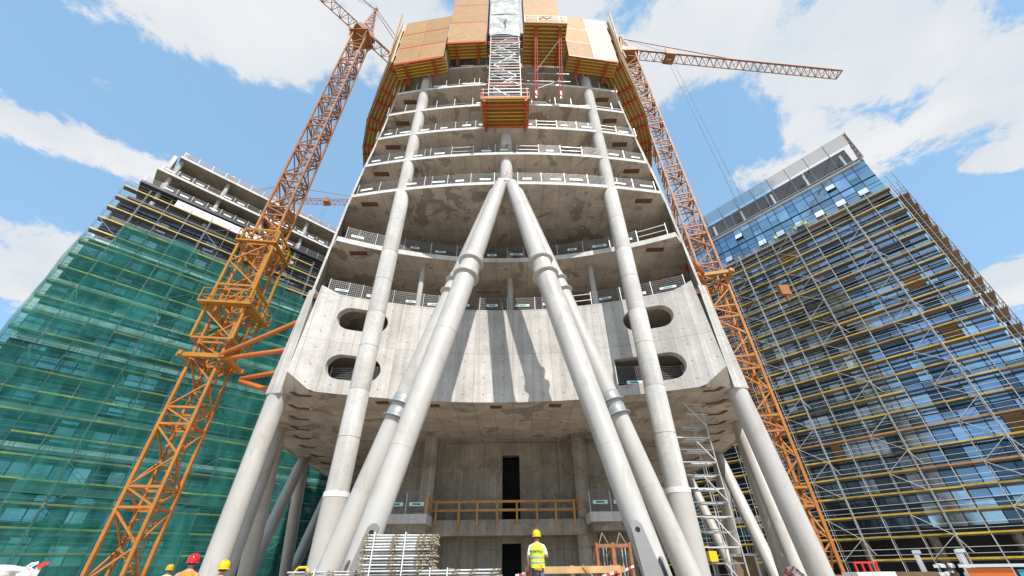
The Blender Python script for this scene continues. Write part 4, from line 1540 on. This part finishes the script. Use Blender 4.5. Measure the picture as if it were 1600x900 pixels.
for s in range(12):
    zb = 2.2 + s * H
    x = 0.45
    while x < LL:
        w = 1.5
        r = random.random()
        m = 'glass_pale' if r < .35 else 'glass_blue' if r < .62 else 'glass_dark'
        if x > 22 and r < .6:
            m = 'glass_dark'
        if zb > 36 and int(x / 3) % 2:
            m = 'glass_pale' if r < .7 else 'glass_dark'
        elif zb > 36:
            m = 'glass_dark'
        rot = (random.uniform(-.006, .006), 0, random.uniform(-.01, .01))
        items.append((PANE[m], (x + w / 2, LY + .3, zb + .95), rot, (w - .12, 1, 1.6)))
        if random.random() < .6:
            items.append((PANE['glass_dark' if r > .5 else m], (x + w / 2, LY + .3, zb + 2.15), rot, (w - .12, 1, .5)))
        x += w
pieces('glass_pane', items, lb, 300)
for s in range(12):
    zb = 2.2 + s * H
    MB().rng(0.4, LL, LY + .1, LY + .45, zb + 2.55, zb + 3.3).build('spandrel', 'panel_white' if s in (2, 3, 5, 6, 7, 9) else 'panel_grey', lb)
MB().rng(5.5, 21, LY + .0, LY + .1, 46.3, 47.6).build('cladding_panel', 'panel_white', lb)

ls = thing('facade_scaffold', 'dark tube scaffold with yellow toe boards on the left building, half under green netting', 'scaffold', (-53, 36, 0), LB_ANG)
scaffold(ls, 0.0, 2.57, 22, 3.17, 21, 0.0, 0.85, [('toe_yellow', 6), ('toe_orange', 1)], 'galvanised', ['deck_steel'], 4, (0.5, 1.0))
nt = thing('debris_netting', 'sheer green debris netting hung over the scaffold of the left building', 'netting', (-53, 36, 0), LB_ANG)
for i in range(22):
    top = 36.2 if i == 0 else 39.6 + (0.5 if i % 3 == 0 else 0)
    if i > 8:
        top = 39.0 - 0.25 * (i - 8)
    x0 = i * 2.57
    for k in range(5):
        za, zb = top * k / 5, top * (k + 1) / 5
        ph = random.uniform(0, 6)
        sheet(6, 10, lambda u, v: (x0 + .02 + u * 2.53, -0.2 - 0.16 * math.sin(math.pi * u) * (0.6 + 0.4 * math.sin(ph * 2)) - 0.08 * math.sin(ph + v * 9 + u * 4) - 0.03 * math.sin(ph + v * 23 - u * 9), za + .02 + (zb - za - .04) * v)).build('net_sheet', 'green_net', nt)
# end sheet at the near corner
for k in range(4):
    za, zb = 36.0 * k / 4, 36.0 * (k + 1) / 4
    sheet(4, 10, lambda u, v: (-0.15 - .06 * math.sin(v * 8 + k), u * 1.1 - .15, za + (zb - za - .05) * v)).build('net_sheet', 'green_net', nt)

# ------------------------------------------------------------------ people
def skin_body(name, joints, edges, mats, mat_of, parent):
    """continuous body grown from a joint skeleton; joints: name -> (pos, radius)"""
    names = list(joints)
    idx = {n: i for i, n in enumerate(names)}
    me = bpy.data.meshes.new(name)
    me.from_pydata([joints[n][0] for n in names], [(idx[a], idx[b]) for a, b in edges], [])
    o = bpy.data.objects.new(name, me)
    col.objects.link(o)
    md = o.modifiers.new('skin', 'SKIN')
    md.use_smooth_shade = True
    md.branch_smoothing = 0.4
    sv = me.skin_vertices[0].data
    for n in names:
        r = joints[n][1]
        sv[idx[n]].radius = r if isinstance(r, tuple) else (r, r)
        sv[idx[n]].use_root = (n == 'pelvis')
    sub = o.modifiers.new('sub', 'SUBSURF')
    sub.levels = sub.render_levels = 1
    bpy.context.view_layer.update()
    dg = bpy.context.evaluated_depsgraph_get()
    m2 = bpy.data.meshes.new_from_object(o.evaluated_get(dg))
    bpy.data.objects.remove(o)
    m2.materials.clear()
    for m in mats:
        m2.materials.append(MATS[m])
    for p in m2.polygons:
        p.material_index = mat_of(p.center)
        p.use_smooth = True
    return obj(name, m2, parent)


def person(label, loc, rz, helmet, vest, sleeves, right_arm='down', text=None, reach=0.0, group=None, s=1.0, bare=False):
    """1.78 m figure, local +y is where the person faces"""
    t = thing('person', label, 'person', loc, rz, group)
    t.scale = (s, s, s)
    J = {}
    J['pelvis'] = ((0, 0, 0.95), (0.165, 0.115))
    J['belly'] = ((0, 0.0, 1.10), (0.155, 0.115))
    J['chest'] = ((0, -0.01, 1.30), (0.175, 0.125))
    J['shoulders'] = ((0, -0.02, 1.43), (0.13, 0.10))
    J['neck'] = ((0, -0.01, 1.51), 0.058)
    J['jaw'] = ((0, 0.025, 1.575), (0.068, 0.082))
    J['skull'] = ((0, 0.01, 1.665), (0.078, 0.095))
    J['crown'] = ((0, 0.005, 1.735), (0.055, 0.065))
    J['nose'] = ((0, 0.122, 1.618), 0.014)
    E = [('pelvis', 'belly'), ('belly', 'chest'), ('chest', 'shoulders'), ('shoulders', 'neck'), ('neck', 'jaw'), ('jaw', 'skull'), ('skull', 'crown'), ('jaw', 'nose')]
    for sg, sd in ((-1, 'l'), (1, 'r')):
        J['ear' + sd] = ((sg * 0.092, 0.0, 1.62), 0.016)
        E.append(('skull', 'ear' + sd))
        J['shoulder' + sd] = ((sg * 0.185, -0.02, 1.41), 0.072)
        if right_arm == 'up' and sd == 'r':
            J['elbow' + sd] = ((0.275, 0.02, 1.15), 0.05)
            J['wrist' + sd] = ((0.245, 0.235, 1.27), 0.033)
            J['palm' + sd] = ((0.225, 0.275, 1.345), (0.036, 0.022))
            fd, th = Vector((-.02, .03, .05)), Vector((-.05, -.01, .03))
            wv = Vector((.016, .008, 0))
        else:
            J['elbow' + sd] = ((sg * (0.255 + reach), -0.05, 1.14), 0.048)
            J['wrist' + sd] = ((sg * (0.25 + reach), 0.05, 0.90), 0.033)
            J['palm' + sd] = ((sg * (0.245 + reach), 0.075, 0.815), (0.024, 0.036))
            fd, th = Vector((0, 0.012, -0.05)), Vector((-sg * .01, .045, -0.01))
            wv = Vector((0, .017, 0))
        E += [('shoulders', 'shoulder' + sd), ('shoulder' + sd, 'elbow' + sd), ('elbow' + sd, 'wrist' + sd), ('wrist' + sd, 'palm' + sd)]
        pc = Vector(J['palm' + sd][0])
        for k, ln in enumerate((0.85, 1.0, 0.95, 0.75)):
            a = pc + wv * (k - 1.5) + fd * (.75 * ln)
            b = a + fd * (0.65 * ln) + Vector((0, .006, 0))
            J['k%d%s' % (k, sd)] = (tuple(a), 0.0095)
            J['t%d%s' % (k, sd)] = (tuple(b), 0.008)
            E += [('palm' + sd, 'k%d%s' % (k, sd)), ('k%d%s' % (k, sd), 't%d%s' % (k, sd))]
        J['th' + sd] = (tuple(pc + th), 0.01)
        E.append(('palm' + sd, 'th' + sd))
        J['hip' + sd] = ((sg * 0.095, 0.0, 0.86), 0.095)
        J['knee' + sd] = ((sg * 0.11, 0.03, 0.49), 0.066)
        J['ankle' + sd] = ((sg * 0.12, -0.02, 0.10), 0.05)
        J['toe' + sd] = ((sg * 0.135, 0.15, 0.045), (0.045, 0.04))
        E += [('pelvis', 'hip' + sd), ('hip' + sd, 'knee' + sd), ('knee' + sd, 'ankle' + sd), ('ankle' + sd, 'toe' + sd)]

    def mo(c):
        if c.z < 0.12:
            return 3
        arm = abs(c.x) > 0.21 and c.z > 0.74 and c.z < 1.36
        if c.z < 0.98 and not arm:
            return 1
        if c.z > 1.475:
            if c.z > 1.6 and c.y < 0.02:
                return 4
            return 0
        if arm and (c.z < (1.22 if not bare else 1.5)):
            return 0
        if arm and right_arm == 'up' and c.x > 0 and c.y > 0.06:
            return 0
        return 2
    skin_body('body', J, E, ['skin', 'jeans', sleeves, 'boot', 'hair'], mo, t)
    # helmet: dome, brim and peak
    mb = MB()
    prof = [(0.118, 1.655), (0.122, 1.69), (0.118, 1.735), (0.10, 1.785), (0.066, 1.818), (0.02, 1.828)]
    n = 20
    ring = []
    for r, z in prof:
        for i in range(n):
            a = 2 * math.pi * i / n
            ring.append((r * math.cos(a), 0.012 + r * 1.16 * math.sin(a), z))
    fs = [(k * n + i, k * n + (i + 1) % n, (k + 1) * n + (i + 1) % n, (k + 1) * n + i) for k in range(len(prof) - 1) for i in range(n)]
    fs.append(tuple(range((len(prof) - 1) * n, len(prof) * n)))
    mb.add(ring, fs, smooth=True)
    brim = []
    for i in range(n):
        a = 2 * math.pi * i / n
        pk = max(0, math.sin(a)) ** 2 * 0.055
        brim.append((0.117 * math.cos(a), 0.012 + 0.136 * math.sin(a), 1.662))
    for i in range(n):
        a = 2 * math.pi * i / n
        pk = max(0, math.sin(a)) ** 2 * 0.055
        brim.append((0.136 * math.cos(a), 0.012 + (0.157 + pk) * math.sin(a), 1.648))
    mb.add(brim, [(i, n + i, n + (i + 1) % n, (i + 1) % n) for i in range(n)], smooth=True)
    mb.box((0, 0.012, 1.822), (0.03, 0.2, 0.02))
    mb.build('helmet', helmet, t)
    # vest shell
    mb = MB()
    n = 24
    ring = []
    prof = [(0.905, .212, .168), (1.0, .205, .160), (1.12, .198, .158), (1.28, .212, .166), (1.38, .205, .155), (1.45, .150, .125), (1.485, .088, .088)]
    for z, rx, ry in prof:
        for i in range(n):
            a = 2 * math.pi * i / n
            ring.append((rx * math.copysign(abs(math.cos(a)) ** .8, math.cos(a)), -0.012 + ry * math.copysign(abs(math.sin(a)) ** .8, math.sin(a)), z + (0.008 * math.sin(5 * a) if z < 1 else 0)))
    fs = [(k * n + i, k * n + (i + 1) % n, (k + 1) * n + (i + 1) % n, (k + 1) * n + i) for k in range(len(prof) - 1) for i in range(n)]
    mb.add(ring, fs, smooth=True)
    v = mb.build('vest', vest, t)
    if vest != 'vest_orange':
        for z in (1.03, 1.155):
            k0 = [p for p in prof]
            rx, ry = .207, .167
            ring = []
            for zz in (z - .022, z + .022):
                for i in range(n):
                    a = 2 * math.pi * i / n
                    ring.append((rx * math.copysign(abs(math.cos(a)) ** .8, math.cos(a)), -0.012 + ry * math.copysign(abs(math.sin(a)) ** .8, math.sin(a)), zz))
            MB().add(ring, [(i, (i + 1) % n, n + (i + 1) % n, n + i) for i in range(n)], smooth=True).build('reflective_band', 'reflective', v)
    if text:
        cu = bpy.data.curves.new('vest_print', 'FONT')
        cu.body = text
        cu.size = 0.082
        cu.align_x = 'CENTER'
        cu.extrude = 0.002
        cu.offset = 0.002
        to = bpy.data.objects.new('vest_print', cu)
        col.objects.link(to)
        bpy.context.view_layer.update()
        me = bpy.data.meshes.new_from_object(to.evaluated_get(bpy.context.evaluated_depsgraph_get()))
        bpy.data.objects.remove(to)
        me.materials.clear()
        me.materials.append(MATS['print_dark'])
        obj('vest_print', me, v, (0, -0.186, 1.265), (R(90), 0, 0))
    elif vest == 'vest_orange':
        mb = MB()
        x = -.13
        for wdt in (.018, .03, .022, .03, .026, .02, .03, .024, .03):
            mb.box((x + wdt / 2, -0.186, 1.29 + random.uniform(-.004, .004)), (wdt - .006, .004, .045))
            x += wdt + .002
        mb.build('vest_print', 'print_red', v)
    return t


# low working platform for the man by the timber guard
pf = MB().rng(-1.6, 6.5, 12.9, 17.6, 0, 0.66).build('working_platform', 'raw_concrete')
struct(pf)
man = person('man in yellow vest and helmet holding up a phone by the timber guard', (0.62, 13.55, 0.66), R(-8), 'helmet_yellow', 'vest_yellow', 'shirt_white', 'up', 'MONTING')
MB().box((0.03, -0.15, 0.925), (0.2, 0.035, 0.13), Matrix.Rotation(.12, 3, 'Y')).build('tool_pouch', 'vest_orange', man)
MB().box((-0.17, -0.11, 0.83), (0.06, 0.05, 0.28)).build('tool_pouch', 'boot', man)
ph = MB().box((0, 0, 0), (0.07, 0.012, 0.14)).box((0, 0.008, 0), (0.06, 0.006, 0.125)).build('mobile_phone', 'frame_dark')
ph.location = Matrix.Rotation(R(-8), 3, 'Z') @ Vector((0.2, 0.31, 1.40)) + Vector((0.62, 13.55, 0.66))
ph.rotation_euler = (R(15), 0, R(-20))
tag(ph, 'black mobile phone in the raised hand of the man in yellow vest', 'phone')
person('worker in red helmet and orange sleeveless vest seen from behind', (-8.05, 12.0, 0.0), R(22), 'helmet_red', 'vest_orange', 'skin', reach=0.07, bare=True, s=1.065)
person('worker in yellow helmet and pale vest beside the red-helmeted one', (-6.62, 11.0, 0.0), R(30), 'helmet_yellow', 'vest_pale', 'vest_pale', s=0.975)
person('worker in orange helmet and pale yellow vest left of the red-helmeted one', (-12.83, 18.0, 0.0), R(35), 'helmet_orange', 'vest_pale', 'shirt_white', s=1.01)

RM = Matrix.Rotation(RB_ANG, 3, 'Z')
for lx, lab in ((-10.2, 'tiny worker in yellow vest on top scaffold lift, rightmost of three'), (-11.7, 'tiny worker in yellow vest on top scaffold lift, middle of three'), (-14.6, 'tiny worker in yellow vest on top scaffold lift, leftmost of three')):
    p = RM @ Vector((lx, .42, 0)) + Vector((52, 37, 44.02))
    person(lab, p, RB_ANG + R(20), 'helmet_yellow', 'vest_yellow', 'vest_yellow', group='workers on the top scaffold lift')

# ------------------------------------------------------------------ materials on the site floor
# tall stack of scaffold ledgers
def ledger_layer(w, d, couplers):
    mb = MB()
    for j in range(4):
        y = -d / 2 + d * (j + .5) / 4
        mb.tube((-w / 2, y, 0), (w / 2, y, 0), 0.018, n=8, mi=0)
        for c in couplers:
            mb.box((c * w / 2, y, 0), (0.07, 0.08, 0.04), mi=1)
            mb.tube((c * w / 2 + .06, y, 0.0), (c * w / 2 + .1, y, 0.0), 0.026, n=8, mi=1)
    return mb.mesh('ledger_layer', ['galvanised_light', 'coupler'])


def stack(label, loc, rz, w, d, layers, cp, straps):
    t = thing('scaffold_part_stack', label, 'scaffold parts', loc, rz, 'strapped scaffold part stacks')
    MB().box((-w * .3, 0, 0.06), (0.1, d, 0.12)).box((w * .3, 0, 0.06), (0.1, d, 0.12)).build('bearer', 'timber', t)
    me = [ledger_layer(w, d, cp) for _ in range(1)][0]
    for k in range(layers):
        obj('ledger_layer', me, t, (random.uniform(-.045, .045), random.uniform(-.03, .03), 0.15 + k * .0575), (0, random.uniform(-.006, .006), random.uniform(-.02, .02)))
    h = .15 + layers * .0575
    for x in straps:
        MB().box((x * w / 2, -d / 2 - .03, h / 2), (0.02, 0.006, h)).box((x * w / 2, 0, h - .02), (0.02, d + .06, .006)).build('strap', 'sign_white', t)
    return t


stack('tall strapped stack of galvanised scaffold ledgers beside the left front leg', (-2.78, 11.4, 0), R(4), 1.62, 1.1, 37, (-.95, -.1, .62, .78, .97), (-.62, .25))
stack('low wide stack of scaffold tubes right of the tall ledger stack', (-1.22, 11.15, 0), R(-2), 1.7, .9, 25, (-.1, .35, .9), (-.75, -.3))
stack('low stack of scaffold ledgers left of the tall ledger stack', (-4.35, 11.7, 0), R(2), 1.9, .9, 25, (-.55, 0, .55, .95), (-.3,))
# white sacks and yellow clamp frame by the left leg
t = thing('barrier_frame', 'small yellow hoop frame on the floor by the left leg foot', 'barrier', (-5.35, 12.2, 0))
MB().bar((-.2, 0, 0), (-.2, 0, 1.5), .05).build('post', 'helmet_yellow', t)
MB().bar((.2, 0, 0), (.2, 0, 1.5), .05).build('post', 'helmet_yellow', t)
MB().tube((-.2, 0, 1.5), (-.1, 0, 1.63), .03).tube((-.1, 0, 1.63), (.1, 0, 1.63), .03).tube((.1, 0, 1.63), (.2, 0, 1.5), .03).build('hoop', 'helmet_yellow', t)
MB().box((0, .05, 1.2), (.36, .04, .4)).build('panel', 'tarp_blue', t)

# timber guard in front of the entrance
t = thing('timber_guard', 'pale timber guard rail with red and white tape behind the man', 'railing', (1.75, 14.15, 0.66))
for x in (-1.35, -.1, 1.05, 1.25):
    MB().box((x, .03, .48), (.12, .05, .96)).build('post', 'timber', t)
MB().box((-.1, -.02, .86), (2.75, .045, .17)).build('rail', 'timber', t)
MB().box((0.9, .08, .86), (1.1, .04, .15)).build('rail', 'timber', t)
MB().box((-.1, -.02, .4), (2.75, .045, .15)).build('rail', 'timber', t)
for k in range(8):
    x = .3 + k * .11
    MB().bar((x, -.07, .6 + k * .025), (x + .11, -.07, .6 + (k + 1) * .025), .012, .06).build('tape', 'tape_red' if k % 2 else 'sign_white', t)
for k in range(4):
    MB().bar((-1.75 + k * .1, -.05, .72 + k * .02), (-1.65 + k * .1, -.05, .72 + (k + 1) * .02), .02, .09).build('tape', 'tape_red' if k % 2 else 'sign_white', t)
MB().bar((.2, -.1, .98), (.65, -.1, .5), .025).build('rod', 'timber', t)

# rusty frames
for k, (x, lab) in enumerate(((2.68, 'rusty steel frame with rods inside and rope loop, left of the pair'), (3.2, 'rusty orange steel frame tied with red white tape, right of the pair'))):
    t = thing('rusty_frame', lab, 'frame', (x, 14.3, 0.66), R(4 - 10 * k), 'rusty frames beside the right front leg')
    for s in (-.24, .24):
        MB().box((s, 0, .76), (.075, .08, 1.52)).build('upright', 'rust_orange', t)
        MB().box((s, .5, .76), (.06, .06, 1.48)).build('upright', 'rust', t)
    for z in (.06, .5, 1.44):
        MB().box((0, -.005, z), (.48, .05, .09)).build('crossbar', 'rust_orange', t)
        MB().box((-.24, .25, z), (.05, .5, .06)).box((.24, .25, z), (.05, .5, .06)).build('crossbar', 'rust', t)
    for i, s in enumerate((-.12, .0, .1)):
        MB().tube((s, .2 + .1 * i, .05), (s + .02, .25, 1.42), .018, n=6).build('rod', 'galvanised_light' if i else 'rust', t)
    MB().tube((-.12, .1, 1.5), (0, .1, 1.78), .012, n=5).tube((0, .1, 1.78), (.18, .1, 1.45), .012, n=5).build('rope_loop', 'rope', t)
    if k:
        for i in range(5):
            MB().bar((-.18 + i * .09, -.06, .78 + i * .03), (-.09 + i * .09, -.06, .78 + (i + 1) * .03), .012, .06).build('tape', 'tape_red' if i == 3 else 'sign_white', t)

# stair scaffold by the right columns
t = thing('stair_scaffold', 'pale galvanised stair scaffold rising beside the right concrete column', 'scaffold', (9.0, 23.6, 0), R(6))
W, D, HH = 2.3, 1.5, 9.2
for x in (0, W):
    for y in (0, D):
        MB().tube((x, y, 0), (x, y, HH + (1.0 if x else 0)), .04).build('standard', 'galvanised_light', t)
for k in range(int(HH / .66)):
    z = .4 + k * .66
    MB().box((W / 2, -.03, z), (W, .04, .05)).build('tread_rail', 'galvanised_light' if k % 2 else 'galvanised', t)
    MB().box((W / 2, D, z + .2), (W, .04, .04)).build('ledger', 'galvanised', t)
    MB().box((W * .7, D * .4, z), (W * .55, .6, .05)).build('landing' if k % 3 == 0 else 'tread', 'galvanised_light', t)
    if k % 3 == 0:
        MB().bar((W, -.06, z), (W * .55, -.06, z + 1.3), .05).build('brace', 'galvanised_light', t)
        for x in (0, W):
            MB().box((x, D / 2, z), (.05, D, .05)).build('transom', 'galvanised_light', t)
for z in (9.0, 9.6, 10.1):
    MB().box((W * .8, -.05, z), (W * .5, .04, .05)).build('guard_tube', 'galvanised_light', t)
MB().box((.55, -.25, 2.0), (.4, .25, .42)).build('junction_box', 'helmet_yellow', t)

# red barrier, plinth and clutter at the right
t = thing('red_barrier', 'low red steel barrier on a pale plinth near the right crane base', 'barrier', (12.2, 17.0, 0.0), R(25))
MB().box((0, 0, .68), (2.2, .5, 1.36)).build('plinth', 'slab_edge', t)
for x in (-.6, -.2, .2, .6):
    MB().box((x, 0, 1.47), (.05, .05, .3)).build('post', 'tape_red', t)
MB().box((0, 0, 1.63), (1.3, .05, .05)).build('rail', 'tape_red', t)

t = thing('formwork_clamp_pile', 'heap of white formwork clamps held between grey channel posts', 'steel parts', (15.1, 17.2, 0), R(-38))
for k in range(34):
    x = random.uniform(-.55, .55)
    z = .12 + (k // 5) * .23
    MB().bar((x, -.35 + random.uniform(-.1, .1), z), (x + random.uniform(-.25, .25), .35, z + random.uniform(-.04, .08)), .12, .09).build('clamp', random.choice(['white_paint', 'galvanised_light', 'rust', 'white_paint']), t)
for x in (-.62, .55):
    for y in (-.4, .4):
        mb = MB().box((x, y, .95), (.13, .02, 1.9)).box((x - .06, y + .05, .95), (.02, .1, 1.9)).box((x + .06, y + .05, .95), (.02, .1, 1.9))
        mb.box((x + .04, y - .02, 1.93), (.22, .02, .1)).build('channel_post', 'galvanised_light', t)
t = thing('timber_plank_pile', 'stack of orange-brown planks beside the clamp heap', 'planks', (13.6, 18.0, 0), R(-38))
for k in range(14):
    MB().box((random.uniform(-.1, .1), random.choice((-.16, .16)), .06 + (k // 2) * .2), (2.6, .28, .17)).build('plank', random.choice(['timber', 'timber_orange', 'plywood_dark']), t)
t = thing('tarpaulin_crate', 'low crate covered with orange and blue tarpaulin at the lower right edge', 'crate', (15.2, 15.0, 0), R(-42))
MB().box((-.55, 0, .72), (1.0, .8, 1.44)).build('orange_cover', 'tarp_orange', t)
MB().box((.55, 0, .7), (1.0, .8, 1.4)).build('blue_cover', 'tarp_blue', t)
MB().box((0, 0, 1.5), (2.4, .9, .08)).build('lid', 'wrap_white', t)
t = thing('pallet_frame', 'small white-edged crate standing between the right flank columns', 'crate', (15.2, 32.2, 0), R(-10))
for x in (-.75, .75):
    MB().box((x, 0, 1.15), (.12, .12, 2.3)).build('post', 'white_paint', t)
for z in (.1, 2.25):
    MB().box((0, 0, z), (1.5, .12, .14)).build('rail', 'white_paint', t)
MB().box((0, .08, 1.1), (1.4, .03, 2.1)).build('panel', 'deck_wood', t)
# warning tape run between the right columns
t = thing('warning_tape', 'red and white warning tape bunched beside the rightmost white column', 'tape', (13.0, 23.6, 1.1))
for k in range(16):
    a = k * .9
    MB().bar((.35 * math.sin(a) + k * .05, .1 * math.cos(a * 1.7), .25 + .2 * math.sin(a * 1.3)), (.35 * math.sin(a + .9) + k * .05 + .05, .1 * math.cos(a * 1.7 + 1.5), .25 + .2 * math.sin(a * 1.3 + 1.1)), .02, .09).build('tape_strip', 'tape_red' if k % 2 else 'sign_white', t)
MB().tube((0, 0, -1.1), (0, 0, .3), .03).build('stake', 'galvanised', t)
# left edge: white wrapped bundle and two steel arms
t = thing('wrapped_bundle', 'white sacking bundle over brown boards at the lower left edge', 'bundle', (-10.75, 10.1, 0.1), R(40))
def lump(c, r, sx, sy, sz, seed):
    bm = bmesh.new()
    bmesh.ops.create_icosphere(bm, subdivisions=3, radius=1)
    rr = random.Random(seed)
    ph = [rr.uniform(0, 6) for _ in range(6)]
    for v in bm.verts:
        k = 1 + .12 * math.sin(v.co.x * 4 + ph[0]) * math.sin(v.co.y * 5 + ph[1]) + .08 * math.sin(v.co.z * 7 + ph[2] + v.co.x * 3)
        v.co = Vector((v.co.x * sx, v.co.y * sy, v.co.z * sz)) * k * r + Vector(c)
    me = bpy.data.meshes.new('sack')
    bm.to_mesh(me)
    bm.free()
    me.materials.append(MATS['white_paint'])
    for p in me.polygons:
        p.use_smooth = True
    return me
obj('sack', lump((0, 0, 1.5), .3, 1.3, .9, .45, 1), t)
obj('sack', lump((.35, .1, 1.42), .3, .7, .9, .5, 2), t)
obj('sack', lump((-.45, .1, 1.48), .3, .9, .9, .6, 3), t)
MB().box((-.1, 0, .7), (.9, .55, 1.4)).build('board_stack', 'plywood_dark', t)
for x, m, lab in ((-10.1, 'sign_white', 'white steel arm with a round eye at the lower left'), (-9.88, 'galvanised_light', 'grey steel arm with a red hooked end at the lower left')):
    t = thing('hooked_pole', lab, 'pole', (x, 10.0, 0), R(40), 'steel arms standing at the lower left')
    MB().bar((0, 0, 0), (.02, 0, 1.68), .085, .06).build('shaft', m, t)
    hd = MB().bar((0.01, 0, 1.66), (.07, 0, 1.73), .1, .08).bar((.06, 0, 1.72), (.13, 0, 1.75), .05, .05).build('hook', m if m == 'sign_white' else 'tape_red', t)
    if m == 'sign_white':
        MB().tube((.04, -.05, 1.695), (.04, -.04, 1.695), .022, n=12).build('eye', 'shade_black', hd)
